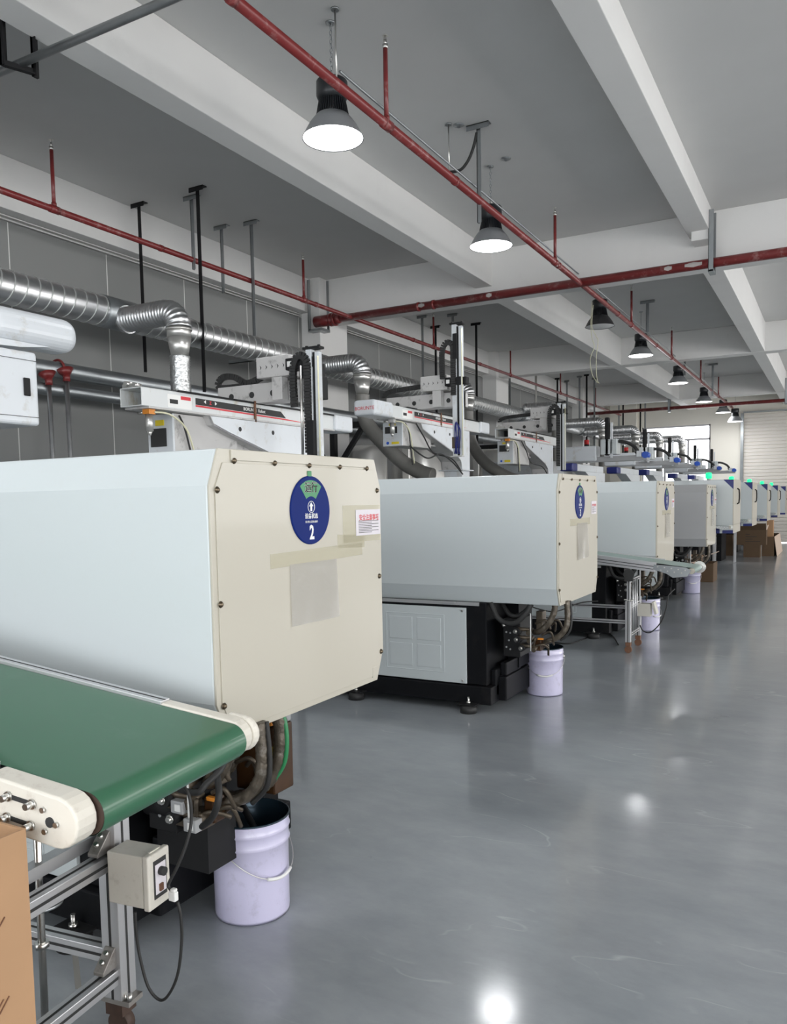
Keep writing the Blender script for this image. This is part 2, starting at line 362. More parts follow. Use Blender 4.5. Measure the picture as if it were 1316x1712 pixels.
for x0, x1, z0, z1 in ((wx0+.05, -5.22, wz0+.05, 3.42), (-5.16, -4.47, wz0+.05, 3.42), (-4.41, wx1-.05, wz0+.05, 3.42), (wx0+.05, wx1-.05, 3.48, wz1-.05)):
    MB().box(x0, x1, YF+.08, YF+.086, z0, z1).build('pane', M_glass, win)
sh = struct(MB().box(sx0-.09, sx0, YF-.04, YF+.06, 0, 4.2).box(sx0, 2.2, YF-.16, YF, 4.2, 4.24).build('door_1', M_galvd), 'wide cream roller shutter door in a steel track')
mb = MB(); z = .02; prof = []
while z < 4.2:
    prof += [(YF+.10, z), (YF+.075, z+.02), (YF+.075, z+.085), (YF+.10, z+.105)]; z += .112
vs = []; fs = []
for x in (sx0, 2.2): vs += [(x, y, zz) for y, zz in prof]
n = len(prof)
for i in range(n-1): fs.append((i, i+1, n+i+1, n+i))
mb._add(vs, fs); so = mb.build('shutter_slats', M_shutter, sh, kind='stuff')
# aisle side wall with a long window band, rear wall (outside the frame, they let the daylight in)
wr = struct(MB().box(XR, XR+.25, YB, YF, 0, 1.0).box(XR, XR+.25, YB, YF, 3.8, SLAB).build('wall_right', M_wallw), 'cream side wall with a long window band')
for y in (-6.4, 1.2, 9.7, 18.2, 26.6): MB().box(XR, XR+.25, y, y+.9, 1.0, 3.8).build('pier', M_wallw, wr)
wb = struct(MB().box(XW-.5, XR, YB-.25, YB, 0, .8).box(XW-.5, XR, YB-.25, YB, 3.9, SLAB).box(XW-.5, -6.3, YB-.25, YB, .8, 3.9).box(7.4, XR, YB-.25, YB, .8, 3.9).build('wall_back', M_wallw), 'cream rear wall with wide windows')

# ------------------------------------------------------------ fire pipes
ZP = 4.31
def stub_pipe(name, x, y0, y1, ys, label, r=.034):
    t = thing(name, label, 'pipe', (x, y0, ZP))
    MB().cyl((0, 0, 0), (0, y1-y0, 0), r, 20).build('main_pipe', M_red, t)
    for y in ys:
        d = y-y0
        st = MB().cyl((0, d, 0), (0, d, .54), .0175, 12).cyl((0, d, .03), (0, d, .06), .024, 12).build('sprinkler_riser', M_red, t)
        MB().cyl((0, d-.05, 0), (0, d+.05, 0), r+.006, 20).build('pipe_tee', M_red, t)
        hd = MB().cyl((0, d, .535), (0, d, .565), .021, 10).cyl((0, d, .565), (0, d, .60), .010, 8)
        hd.bar((-.012, d, .58), (-.012, d, .625), .004, .004).bar((.012, d, .58), (.012, d, .625), .004, .004).cyl((0, d, .622), (0, d, .627), .02, 12)
        hd.build('sprinkler_head', M_chrome, st)
    yy = 2.2
    while yy < y1-y0:
        MB().cyl((0, yy-.02, 0), (0, yy+.02, 0), r+.005, 20).build('coupling', M_red, t); yy += 2.95
    return t
xs = hit(645, 58, 2, SLAB-.06).x
stub_pipe('sprinkler_pipe', -2.965, -1.5, 27.6, [1.38, 5.38, 9.42, 13.42, 17.0, 20.9, 24.2], 'red sprinkler pipe running the aisle length above the high bay lamps')
stub_pipe('sprinkler_pipe', -6.44, -1.5, 27.6, [1.25, 5.25, 9.26, 13.3, 17.2, 20.9, 24.4], 'red sprinkler pipe running along the left wall above the duct', r=.03)
def cross_pipe(y, z, x0, hangers, r, label, near=False):
    t = thing('fire_main', label, 'pipe', (x0, y, z))
    MB().cyl((0, 0, 0), (XR-x0-.1, 0, 0), r, 24).build('main_pipe', M_red, t)
    for hx in hangers:
        h = MB().box(hx-x0-.028, hx-x0-.022, -r-.035, -r-.01, -r-.06, .60).box(hx-x0-.028, hx-x0+.03, -r-.035, -r-.029, -r-.06, .60).box(hx-x0-.02, hx-x0+.035, r+.01, r+.04, -r-.06, .60).box(hx-x0-.03, hx-x0+.035, -r-.035, r+.04, -r-.065, -r-.04)
        h.build('hanger_channel', M_galvd, t)
    for cx in (hit(700, 512, 1, y).x, hit(725, 510, 1, y).x):
        if near: MB().cyl((cx-x0-.02, 0, 0), (cx-x0+.02, 0, 0), r+.008, 24).build('coupling', M_red, t)
    return t
yp1 = YC1-.22; cp = cross_pipe(yp1, 4.325, -6.75, [hit(1190, 440, 1, yp1).x], .056, 'thick red fire main crossing below the first deep beam', True)
for px, wdt, hh in ((707, .05, .013), (820, .04, .012), (1118, .045, .012), (1160, .10, .010), (548, .13, .018)):
    q = hit(px, 500, 1, yp1); g = []
    mbp = MB(); npt = 14
    for k in range(6):
        a0 = radians(-20+28*k); a1 = a0
    P = []
    for i in range(7):
        u = -1+2*i/6
        P.append([(q.x+6.75+u*wdt, -cos(radians(v))*.0572, sin(radians(v))*.0572) for v in (35-25*abs(u), 20, 0, -18, -32+18*abs(u))])
    vs = [p for row in P for p in row]; fs = [(i*5+j, (i+1)*5+j, (i+1)*5+j+1, i*5+j+1) for i in range(6) for j in range(4)]
    mbp._add(vs, fs, True); mbp.build('paint_drip', M_drip, cp, label='white paint splash on the red pipe')
# big flanged end near the wall
MB().cyl((-.35, 0, 0), (.02, 0, 0), .085, 24).cyl((.02, 0, 0), (.10, 0, 0), .085, 24, .062).build('end_pipe', M_red, cp)
for dx in (-.06, .0): MB().cyl((dx-.018, 0, 0), (dx+.018, 0, 0), .098, 24).build('grooved_coupling', M_red, cp)
MB().box(-.42, -.37, -.11, -.10, -.14, .62).box(-.42, -.41, -.11, -.05, -.14, .62).box(-.21, -.17, .10, .11, -.14, .62).box(-.42, -.17, -.11, .12, -.16, -.12).build('wall_hanger', M_galvd, cp)
cross_pipe(YC3-.25, 4.16, -6.9, [hit(1119, 690, 1, YC3-.25).x, hit(1314, 690, 1, YC3-.25).x], .05, 'red fire main crossing in front of the far window')

# galvanised conduit top left with its bracket
yc = (hit(0, 115, 2, 4.34).y+hit(310, -5, 2, 4.34).y)/2
tag(MB().cyl((-6.9, yc, 4.34), (3.0, yc, 4.34), .026, 16).build('steel_conduit', M_galvd), 'grey steel conduit crossing the top left corner of the ceiling', 'conduit')
pl = hit(8, 100, 1, yc-.09); pr = hit(64, 130, 1, yc+.09)
t = thing('pipe_bracket', 'black angle iron bracket holding the grey conduit below the beam', 'bracket', (pl.x, yc, 4.34))
dx = pr.x-pl.x; zl, zr = -.045, pr.z-4.34
MB().box(-.022, -.002, -.11, -.07, zl, .645).box(-.022, .022, -.11, -.104, zl, .645).build('drop_angle', M_blackm, t)
MB().box(dx-.022, dx-.002, .06, .10, zr, .645).box(dx-.022, dx+.022, .06, .066, zr, .645).build('drop_angle', M_blackm, t)
MB().bar((0, -.10, -.03), (dx, .08, -.03), .006, .035).bar((0, -.10, -.047), (dx, .08, -.047), .035, .006).build('cross_angle', M_blackm, t)

# ------------------------------------------------------------ ventilation duct, posts, wall pipes
XD, ZD, RD = -6.32, 3.45, .145
dt = thing('ventilation_duct', 'long silver spiral duct hung along the left wall', 'duct', (XD, -1.2, ZD))
P = []; rr = []; y = 0.0
while y < 28.2:
    for dy, dr in ((0, 0), (.075, 0)):
        P.append((0, y+dy, 0)); rr.append(RD+dr*1.2)
    y += .15
MB().tube(P, rr, 28).build('duct_run', M_galv, dt)
mb = MB(); y = .05
while y < 28.0:
    mb.tube([(0, y-.007, 0), (0, y-.004, 0), (0, y+.004, 0), (0, y+.007, 0)], [RD, RD+.006, RD+.006, RD], 24, caps=False); y += .125
for k_, f_ in enumerate(mb.v): mb.v[k_] = (f_[0], f_[1]+f_[2]*.22, f_[2])
mb.build('spiral_seams', M_galvl, dt, kind='stuff')
eys = [(300, 520, 5.83, -5.5), (605, 605, 9.19, -5.5), (782, 640, 12.65, -5.5), (930, 680, 17.5, -5.5), (1008, 705, 19.6, -5.0), (1063, 727, 22.3, -4.8), (1103, 745, 24.9, -4.67), (1140, 760, 27.0, -4.37)]
def branch(px, y, x, hose=None, foil=False, label=''):
    z0 = 3.385
    z1 = hit(px, {300: 520, 605: 605, 782: 645, 930: 680, 1008: 705, 1063: 728, 1103: 746, 1140: 762}[px], 1, y).z
    z1 = max(z1, 3.38); t = thing('duct_elbow', label, 'duct', (x, y, z1), group=None)
    r = .116
    L = x-XD-.11
    MB().tube([(-L-.02, 0, 0), (-L+.04, 0, 0)], r+.004, 24).tube([(-L+.04, 0, 0), (-L+.052, 0, 0)], r+.02, 24).build('flange', M_galv, t)
    MB().tube([(XD-x, -.2, ZD-z1), (XD-x, .2, ZD-z1)], RD+.010, 28).build('saddle_collar', M_galvd, t)
    path = [Vector((-L+.05+ (L-.05-.16)*i/12, 0, 0)) for i in range(13)]
    for i in range(1, 15):
        a = PI/2*i/14; path.append(Vector((-.16+.16*sin(a), 0, -.16+.16*cos(a))))
    path = resample(path, .0095); rr = [r+(-.006, .0, .006, .0)[i % 4] for i in range(len(path))]
    MB().tube(path, rr, 24).build('corrugated_bend', M_galv, t)
    MB().tube([(0, 0, -.16), (0, 0, -.25)], r-.004, 24).tube([(0, 0, -.17), (0, 0, -.185)], r+.008, 24).tube([(0, 0, -.25), (0, 0, -.42)], [r-.004, r-.035], 24).build('reducer_cone', M_steel, t)
    if hose:
        H = resample(spline([(0, 0, -.42)]+hose, 10), .012); MB().tube(H, [.092+.006*(i % 2) for i in range(len(H))], 18).build('flexible_hose', M_foil if foil else M_flex, t)
    return t
branch(300, 5.83, -5.5, [(0, 0, -.7), (.03, 0, -1.1), (.1, .05, -1.6)], True, 'silver corrugated duct elbow dropping behind the nearest whole robot')
branch(605, 9.19, -5.5, [(.0, 0, -.55), (.06, 0, -.80), (.31, 0, -1.08), (.57, 0, -1.32), (.85, 0, -1.47), (1.02, 0, -1.52)], False, 'silver duct elbow with grey hose sweeping over the second hood')
branch(782, 12.65, -5.5, [(.0, 0, -.6), (.06, 0, -.95), (.3, 0, -1.30), (.7, 0, -1.55), (.95, 0, -1.62)], False, 'silver duct elbow with grey hose behind the raised robot arm')
branch(930, 17.5, -5.5, [(0, 0, -.6), (0, 0, -1.2)], False, 'silver duct elbow with the longest horizontal corrugated run')
branch(1008, 19.6, -5.0, [(0, 0, -.6), (0, 0, -1.2)], False, 'silver duct elbow right above the first blue capped robot')
branch(1063, 22.3, -4.8, [(0, 0, -.6), (0, 0, -1.2)], False, 'silver duct elbow left of the far window')
branch(1103, 24.9, -4.67, [(0, 0, -.6), (0, 0, -1.2)], False, 'silver duct elbow before the left pane of the far window')
branch(1140, 27.0, -4.37, [(0, 0, -.6), (0, 0, -1.2)], False, 'farthest silver duct elbow seen against the window panes')
# posts
def post(x, y, zb, m, label, w=.045, plate=.2, foot=0, grp=None):
    t = thing('hanger_post', label, 'post', (x, y, zb), group=grp)
    H = SLAB-zb
    MB().box(-w/2, w/2, -.004, .004, 0, H).box(-w/2, -w/2+.008, -.004, .035, 0, H).build('angle_bar', m, t)
    MB().box(-plate/2, plate/2, -.03, .04, H-.008, H).box(-plate/2, plate/2, -.03, -.024, H-.05, H).build('ceiling_plate', m, t)
    if foot: MB().box(0, foot, -.01, .01, -.0, .04).box(0, foot, -.01, .03, -.0, .006).build('support_arm', m, t)
    return t
PO = [(232, 340, 622, 0, M_blackm, 'black steel post hanging left of the nearest duct elbow'), (330, 313, 655, 0, M_blackm, 'black steel post hanging just right of the nearest duct elbow'),
      (320, 328, 450, 0, M_galvd, 'short thin grey post behind the tall black one'), (370, 378, 490, 0, M_galvd, 'grey post ending above the duct, between the black and bare steel posts'),
      (420, 370, 603, -.42, M_galvd, 'bare steel post with a black arm under the duct'), (757, 525, 690, 0, M_galvd, 'grey post behind the raised robot arm'),
      (728, 545, 690, 0, M_blackm, 'black post left of the raised robot arm'), (796, 540, 740, 0, M_blackm, 'tall black post right of the raised robot arm'),
      (706, 528, 640, 0, M_galvd, 'faint grey post beside a red sprinkler riser left of the raised arm')]
for px, py, pyb, ft, m, lab in PO:
    q = hit(px, py, 2, SLAB); zb = hit(px+ (pyb-py)*.036, pyb, 1, q.y).z
    post(q.x, q.y, zb, m, lab, foot=ft)
FP = [(852, 600, 700, 'grey post by the second wall column', M_galvd), (896, 597, 690, 'thin steel post before the second wall column', M_chrome), (932, 632, 690, 'black post above the third duct bend', M_blackm), (948, 636, 705, 'grey post above the third duct bend', M_galvd),
      (969, 629, 720, 'slim grey post near the far beam', M_galvd), (981, 626, 775, 'tall black post left of the first blue capped robot', M_blackm), (994, 632, 770, 'grey post right of the tall black one', M_galvd),
      (1035, 668, 760, 'grey post behind the second fire main', M_galvd), (1042, 665, 760, 'black post behind the second fire main', M_blackm), (1071, 660, 765, 'tall dark post against the cream end wall', M_blackm), (1079, 661, 740, 'slim steel post against the cream end wall', M_galvd)]
for px, py, pyb, lab, m in FP:
    q = hit(px, py, 2, SLAB)
    if q.y > YF-.6: q = hit(px, py, 1, YF-1.2)
    zb = hit(px+2, pyb, 1, q.y).z; post(q.x, q.y, zb, m, lab, w=.05, plate=.14)
# two dark pipes on the wall and the risers with red tees
for k, (zz, r, lab) in enumerate(((2.925, .085, 'upper large grey steel pipe along the left wall below the duct'), (2.72, .06, 'lower thinner steel pipe along the left wall'))):
    tag(MB().cyl((-6.93+.03*k, -1, zz), (-6.93+.03*k, 25.0, zz), r, 24).build('water_pipe', M_galvd), lab, 'pipe')
for px, lab, pyt in ((82, 'thin galvanised riser with red clamp, left of the pair', 628), (112, 'thin galvanised riser with red clamp, right of the pair', 622)):
    q = hit(px, 645, 0, -6.80); t = thing('riser_pipe', lab, 'pipe', (q.x, q.y, 0))
    zt = hit(px, pyt+4, 0, -6.80).z
    MB().cyl((0, 0, 0), (0, 0, zt), .023, 14).build('riser', M_galv, t)
    MB().cyl((0, 0, zt-.07), (0, 0, zt-.0), .036, 14).tube([(0, 0, zt-.01), (-.02, 0, zt+.045)], [.036, .085], 16).build('red_clamp', M_red, t)
    if px == 112:
        pth = [(-.13+.105*cos(a), .0, 2.925+.105*sin(a)) for a in [radians(v) for v in range(-40, 131, 10)]]
        MB().tube(pth, .013, 8).build('u_clamp', M_red, t)
# black triangular pipe supports
for y, lab in ((9.55, 'black triangular pipe support between the two nearest robots'), (15.2, 'black triangular pipe support under the third robot')):
    t = thing('pipe_support', lab, 'bracket', (-6.2, y, 0))
    MB().box(-.04, .04, -.04, .04, 0, 2.62).build('post', M_blackm, t)
    MB().bar((0, 0, 1.95), (-.5, 0, 2.6), .06, .06).bar((0, 0, 1.95), (.5, 0, 2.6), .06, .06).build('brace', M_blackm, t)
    MB().box(-.75, .6, -.035, .035, 2.57, 2.65).build('top_bar', M_blackm, t)

# ------------------------------------------------------------ high bay lamps
def make_lamp(lit=True, dark=False):
    t = thing('high_bay_lamp', 'lamp', 'lamp')
    MB().lathe([(.0, .40), (.108, .40), (.114, .392), (.116, .30), (.104, .272), (.09, .262), (.0, .262)], 36).build('driver_cap', M_lampb, t)
    mb = MB().lathe([(0, .27), (.090, .27), (.094, .13), (0, .13)], 32)
    for k in range(40):
        a = 2*PI*k/40; mb.M = Matrix.Rotation(a, 4, 'Z'); mb._add([(.085, -.0025, .262), (.100, -.0025, .262), (.122, -.0025, .15), (.085, -.0025, .15), (.085, .0025, .262), (.100, .0025, .262), (.122, .0025, .15), (.085, .0025, .15)], [(0, 1, 2, 3), (7, 6, 5, 4), (1, 5, 6, 2), (0, 4, 5, 1), (2, 6, 7, 3)])
    mb.M = None; mb.build('heat_sink', M_lampb, t)
    MB().lathe([(.118, .158), (.128, .148), (.150, .122), (.175, .088), (.200, .045), (.219, .006), (.225, 0), (.222, -.002), (.205, .020), (.17, .085), (.13, .135), (.11, .145)], 48).build('shade', M_shadek if dark else M_shade, t)
    MB().lathe([(.221, .004), (.20, .0), (.1, -.006), (0, -.008)], 40).build('diffuser', M_dif if lit else M_difoff, t)
    MB().torus((0, 0, .43), .028, .006, ax=0, n=16, m=6).build('hook', M_chrome, t)
    mb = MB(); z = .46; k = 0
    while z < 5.0-4.19:
        P = [Vector((.010*cos(a) if k % 2 else 0, 0 if k % 2 else .010*cos(a), z+.019*sin(a))) for a in [2*PI*i/10 for i in range(10)]]
        mb.tube(P, .0028, 5, closed=True); z += .031; k += 1
    mb.build('chain', M_galvd, t)
    MB().lathe([(0, .81), (.035, .81), (.035, .80), (0, .80)], 16).build('ceiling_rose', M_galvd, t)
    return t
lamps = [(557, 232), (821, 412), (1003, 546), (1071.5, 595), (1134, 641), (1177, 672), (1209, 690), (1229, 705)]
LL = ['lit bell shaped high bay lamp nearest the camera', 'lit bell shaped high bay lamp, second along the aisle pipe', 'unlit black high bay lamp with loose wires hanging from it', 'lit high bay lamp just beyond the unlit black one',
      'lit high bay lamp hanging below the middle cross beam', 'lit high bay lamp before the far window', 'lit far high bay lamp half hidden by the second fire main', 'farthest lit high bay lamp near the shutter door']
proto = make_lamp(); off = make_lamp(False, True)
def lamp_and_fill_light(x, y, z):
    o = area('lamp_and_fill_light', (x, y, z-.015), (0, 0, 0), .40, .40, 16, (.97, .98, 1.0), 'DISK'); o['label'] = 'light of the high bay lamp'
for i, (px, py) in enumerate(lamps):
    q = hit(px, py, 2, 4.19)
    if q.y > YF-1: q = hit(px, py, 1, YF-1.4)
    z = q.z
    o = off if i == 2 else (proto if i == 0 else dup(proto, q))
    o.location = q; o['label'] = LL[i]; o['group'] = 'high bay lamps over the machines'
    if i != 2: lamp_and_fill_light(q.x, q.y, q.z)
q = hit(1003, 546, 2, 4.19)
for i, (dx, pts) in enumerate(((0, [(990, 505), (988, 540), (990, 565), (994, 580), (987, 600), (990, 625), (999, 640)]), (1, [(992, 510), (990, 545), (997, 562), (1000, 570), (997, 600), (998, 632), (1002, 641)]))):
    W = [hit(a, b, 1, q.y-.24) for a, b in pts]
    tag(MB().tube(spline(W, 5), .005, 5).build('loose_wire', M_fluid), ('longer' if i else 'shorter')+' pale wire dangling from the unlit lamp', 'wire')
# conduit that feeds the lamps and its rods
qq = hit(820, 345, 0, -3.22)
tr = thing('cable_conduit', 'thin steel cable conduit running beside the aisle sprinkler pipe', 'conduit', (-3.06, 4.9, 4.50))
MB().cyl((0, 0, 0), (0, 21.5, 0), .009, 10).build('conduit_tube', M_galvd, tr)
for px, py, pb, w_, lab in ((560, 14, 133, .006, 'threaded rod hanging the conduit above the nearest lamp'), (750, 207, 287, .006, 'thin rod left of the steel strut above the second lamp')):
    q = hit(px, py, 2, SLAB); zb = hit(px+5, pb, 1, q.y).z
    t = thing('hanger_rod', lab, 'rod', (q.x, q.y, zb)); MB().cyl((0, 0, 0), (0, 0, SLAB-zb), w_, 8).build('rod', M_chrome, t); MB().cyl((0, 0, SLAB-zb-.012), (0, 0, SLAB-zb), .03, 12).build('fixing', M_galvd, t)
q = hit(800, 208, 2, SLAB); post(q.x, q.y, 4.12, M_galvd, 'shiny steel strut bolted to the ceiling beside the second lamp', w=.04, plate=.22)
W = [hit(a, b, 1, q.y) for a, b in ((797, 222), (792, 245), (783, 268), (770, 284), (752, 288))]
tag(MB().tube(spline(W, 6), .014, 8).build('flexible_cable', M_rubber), 'thick black cable drooping from the strut to the conduit', 'cable')
for px, py, lab in ((767, 210, 'round ceiling fixing left of the strut'), (846, 266, 'small ceiling fixing right of the chain')):
    q = hit(px, py, 2, SLAB-.006); tag(MB().lathe([(0, .006), (.05, .006), (.05, 0), (.02, -.006), (.012, -.02), (0, -.02)], 16, q).build('ceiling_fixing', M_galvd), lab, 'ceiling fixing')
for px, py, pb, lab in ((1083, 503, 555, 'dark strut behind the fourth lamp'), (1145, 590, 628, 'steel strut beside the fifth lamp'), (1192, 608, 662, 'strut with top plate right of the sixth lamp')):
    q = hit(px, py, 2, SLAB); zb = hit(px, pb, 1, q.y).z; post(q.x, q.y, zb, M_galvd, lab, w=.05, plate=.25)

# ------------------------------------------------------------ moulding machines (hood, base, valve block)
X0 = -1.668; YM = [1.878, 5.35, 8.795, 12.50]
PROF = [(0, .92), (0, 1.60), (.045, 1.715), (.998, 1.715), (1.043, 1.60), (1.043, .92), (.99, .80), (.053, .80)]
def inset(poly, d):
    cy = sum(p[0] for p in poly)/len(poly); cz = sum(p[1] for p in poly)/len(poly); out = []
    n = len(poly)
    for i in range(n):
        p0, p, p1 = Vector(poly[i-1]), Vector(poly[i]), Vector(poly[(i+1) % n])
        e0 = (p-p0).normalized(); e1 = (p1-p).normalized(); n0 = Vector((-e0.y, e0.x)); n1 = Vector((-e1.y, e1.x))
        if n0.dot(Vector((cy, cz))-p) < 0: n0 = -n0
        if n1.dot(Vector((cy, cz))-p) < 0: n1 = -n1
        b = (n0+n1).normalized(); out.append(tuple(p+b*(d/max(.3, b.dot(n0)))))
    return out
def yz(px, py): 
    q = hit(px, py, 0, X0); return q.y-YM[0], q.z
def make_hood():
    t = thing('moulding_machine', 'machine', 'machine', (X0, YM[0], 0))
    MB().prism(PROF, 0, -2.25, -.013).build('hood_shell', M_hood, t, bevel=.006)
    MB().prism(PROF, 0, -.013, -.004).build('end_rim', M_cream, t, bevel=.0015)
    ip = inset(PROF, .022); ip = [(y, min(z, 1.672)) for y, z in ip]
    MB().prism(ip, 0, -.004, .0).build('end_panel', M_cream, t, bevel=.001)
    MB().prism([(.10, 1.680), (.945, 1.680), (.945, 1.713), (.10, 1.713)], 0, -.004, .0015).build('top_flange', M_cream, t, bevel=.001)
    MB().box(-.004, .0012, .945, .985, .818, .86).build('corner_tab', M_cream, t, bevel=.001)
    for px, py in ((391, 770), (459, 774), (517, 778), (568, 780.5), (613, 783), (363, 819), (368, 1011), (371, 1182), (630, 820), (634, 963), (637, 1089)):
        y, z = yz(px, py); y = min(max(y, .028), 1.02)
        mb = MB(); mb.M = Matrix.Translation((0, y, z)) @ Matrix.Rotation(PI/2, 4, 'Y')
        mb.lathe([(0, .001), (.011, .001), (.011, .0), (.0085, .0)], 14).lathe([(.0085, 0), (.0085, .004), (.006, .0075), (.003, .0085), (0, .0085)], 12); mb.build('bolt', M_brass, t)
    return t
def disc(t, num, y=.523, z=1.516, r=.123):
    d = MB(); d.M = Matrix.Translation((0, y, z)) @ Matrix.Rotation(PI/2, 4, 'Y')
    d.lathe([(0, 0), (r, 0), (r, .004), (r-.003, .006), (0, .006)], 56, smooth=False); dd = d.build('status_disc', M_blue, t)
    MB().box(.0, .005, y-.011, y+.011, z+r-.005, z+r+.018).build('pointer_tab', M_green, dd, bevel=.002)
    # green fan
    P = [(y+.108*sin(radians(a)), z+.108*cos(radians(a))) for a in range(-38, 39, 4)]+[(y+.050*sin(radians(a)), z+.050*cos(radians(a))) for a in range(36, -37, -8)]
    MB().prism(P, 0, .006, .0068).build('status_window', M_green, dd)
    text('运行', .040, M_white, dd, face_x(.0075, y, z+.080), bold=.0012)
    text('运行', .040, M_ink, dd, face_x(.0085, y, z+.080), bold=.0005)
    rg = MB().torus((.0068, y, z+.012), .0205, .0012, ax=0, n=28, m=6)
    rg.prism([(y, z+.029), (y-.013, z+.014), (y-.0055, z+.014), (y-.0055, z-.004), (y+.0055, z-.004), (y+.0055, z+.014), (y+.013, z+.014)], 0, .006, .007)
    rg.build('arrow_ring', M_white, dd)
    text('设备状态', .0205, M_white, dd, face_x(.0068, y, z-.022), bold=.00025)
    text('非工作人员禁止操作', .0088, M_white, dd, face_x(.0068, y, z-.042), bold=.00005)
    text(num, .070, M_white, dd, face_x(.0068, y, z-.082), bold=.0022, sx=.8)
def notice(t, y0, y1, z0, z1, heading=True):
    p = MB().box(.0016, .0024, y0, y1, z0, z1).build('notice_sheet', M_paper, t)
    if heading: text('安全注意事项', (y1-y0)*.135, M_redp, p, face_x(.003, (y0+y1)/2+.005, z1-(z1-z0)*.32), bold=.0004, depth=.0004)
    mb = MB(); k = 0; z = z1-(z1-z0)*.45
    while z > z0+.008:
        mb.box(.0024, .0028, y0+.02, y1-(.016 if k % 2 == 0 else .07), z, z+.0022); z -= .0066; k += 1
    mb.build('small_print', M_ink, p)
def sleeve(t, pts, sag=0.006):
    (y0, z0), (y1, z1), (y2, z2), (y3, z3) = pts; N = 9; vs = []
    for i in range(N):
        for j in range(N):
            u, v = i/(N-1), j/(N-1); y = (y0*(1-u)+y1*u)*(1-v)+(y3*(1-u)+y2*u)*v; z = (z0*(1-u)+z1*u)*(1-v)+(z3*(1-u)+z2*u)*v
            vs.append((.002+sag*v*(.5+.5*sin(7*u+3*v)), y, z))
    fs = [(i*N+j, (i+1)*N+j, (i+1)*N+j+1, i*N+j+1) for i in range(N-1) for j in range(N-1)]
    MB()._add(vs, fs, True).build('plastic_sleeve', M_clear, t)
def tape(t, y0, y1, z0, z1, dz=0): MB()._add([(.0012, y0, z0), (.0012, y1, z0+dz), (.0012, y1, z1+dz), (.0012, y0, z1)], [(0, 1, 2, 3)]).build('tape_strip', M_tape, t)
HL = ['nearest moulding machine under a big white hood, blue disc numbered 2', 'second moulding machine with white hood, embossed side panel and disc numbered 3', 'third moulding machine with white hood behind the aluminium conveyor', 'fourth moulding machine with grey sided hood, next to the navy cornered ones']
def finish_machines():
    global hoods
    h0 = make_hood(); make_base(h0); make_valves(h0); hoods = [h0]
    for i in (1, 2, 3): hoods.append(dup(h0, (X0, YM[i], 0)))
    for i, h in enumerate(hoods): h['label'] = HL[i]; h['group'] = 'older moulding machines'
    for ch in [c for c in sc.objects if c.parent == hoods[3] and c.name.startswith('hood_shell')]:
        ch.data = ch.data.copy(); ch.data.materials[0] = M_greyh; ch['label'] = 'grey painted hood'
    dress()
def dress():
    disc(hoods[0], '2'); disc(hoods[1], '3'); disc(hoods[2], '4'); disc(hoods[3], '5')
    a = yz(484, 944); b = yz(562, 934); c = yz(567, 1030); d = yz(487, 1048); sleeve(hoods[0], [a, b, c, d], .004)
    tape(hoods[0], yz(451, 928)[0], yz(605, 900)[0], 1.322, 1.372, .01)
    tape(hoods[0], .74, 1.03, 1.385, 1.53, .0)
    tape(hoods[0], .70, .9, 1.37, 1.42, -.01)
    notice(hoods[0], .835, 1.028, 1.409, 1.512)
    for i, w_ in ((1, .28), (2, .26), (3, .25)):
        sleeve(hoods[i], [(.45, 1.36), (.45+w_, 1.36), (.47+w_, 1.10), (.45, 1.09)], .015); tape(hoods[i], .28, .80, 1.345, 1.395, .0)
        notice(hoods[i], .84, .99, 1.42, 1.52)

def ly(px, py, y=5.36):
    q = hit(px, py, 1, y); return q.x-X0, q.z
def make_base(t):
    MB().box(-2.25, -.545, .03, 1.0, .19, .80).build('frame_body', M_black, t, bevel=.006)
    MB().box(-2.25, -.50, -.005, 1.03, .055, .185).build('plinth', M_black, t, bevel=.006)
    pn = MB().box(-2.15, -.70, .012, .03, .195, .757).build('side_panel', M_hood, t, bevel=.003)
    x0, zt = ly(645, 1019); x1, zb = ly(744, 1133); zt, zb = .70, .265
    def ring(mb, xa, xb, za, zb_, w_=.006, d=.004):
        mb.box(xa, xb, .012-d, .013, zb_-w_, zb_).box(xa, xb, .012-d, .013, za, za+w_).box(xa, xa+w_, .012-d, .013, za, zb_).box(xb-w_, xb, .012-d, .013, za, zb_)
    xa = x0; xb = x1; xm = (xa+xb)/2; zm = (zt+zb)/2
    for off in (0, -(xb-xa)-.12):
        mb = MB(); ring(mb, xa+off, xb+off, zb, zt); mb.build('raised_border', M_hood, pn, bevel=.002)
        for (a_, b_, c_, d_) in ((xa+.03, xm-.02, zm+.015, zt-.03), (xm+.02, xb-.03, zm+.015, zt-.03), (xa+.03, xm-.02, zb+.03, zm-.015), (xm+.02, xb-.03, zb+.03, zm-.015)):
            MB().box(a_+off, b_+off, .007, .013, c_, d_).build('embossed_square', M_hood, pn, bevel=.004)
    for x, z in ((-.73, .735), (-.73, .215), (-2.1, .735)): MB().cyl((x, .006, z), (x, .014, z), .008, 10).build('bolt', M_chrome, pn)
    for x in (-.66, -1.62):
        f = MB().cyl((x, -.045, 0), (x, -.045, .05), .062, 20).cyl((x, -.045, .04), (x, -.045, .055), .055, 20).build('levelling_foot', M_rubber, t)
        MB().box(x-.07, x+.07, -.09, .0, .058, .066).build('foot_bracket', M_blackm, f)
        MB().cyl((x, -.045, .06), (x, -.045, .115), .009, 8).cyl((x, -.045, .066), (x, -.045, .082), .018, 6).build('foot_bolt', M_chrome, f)
    MB().box(-2.2, -.6, .02, .04, .775, .80).box(-.9, -.78, -.0, .03, .79, .80).build('top_rail', M_grey, t)
    return t
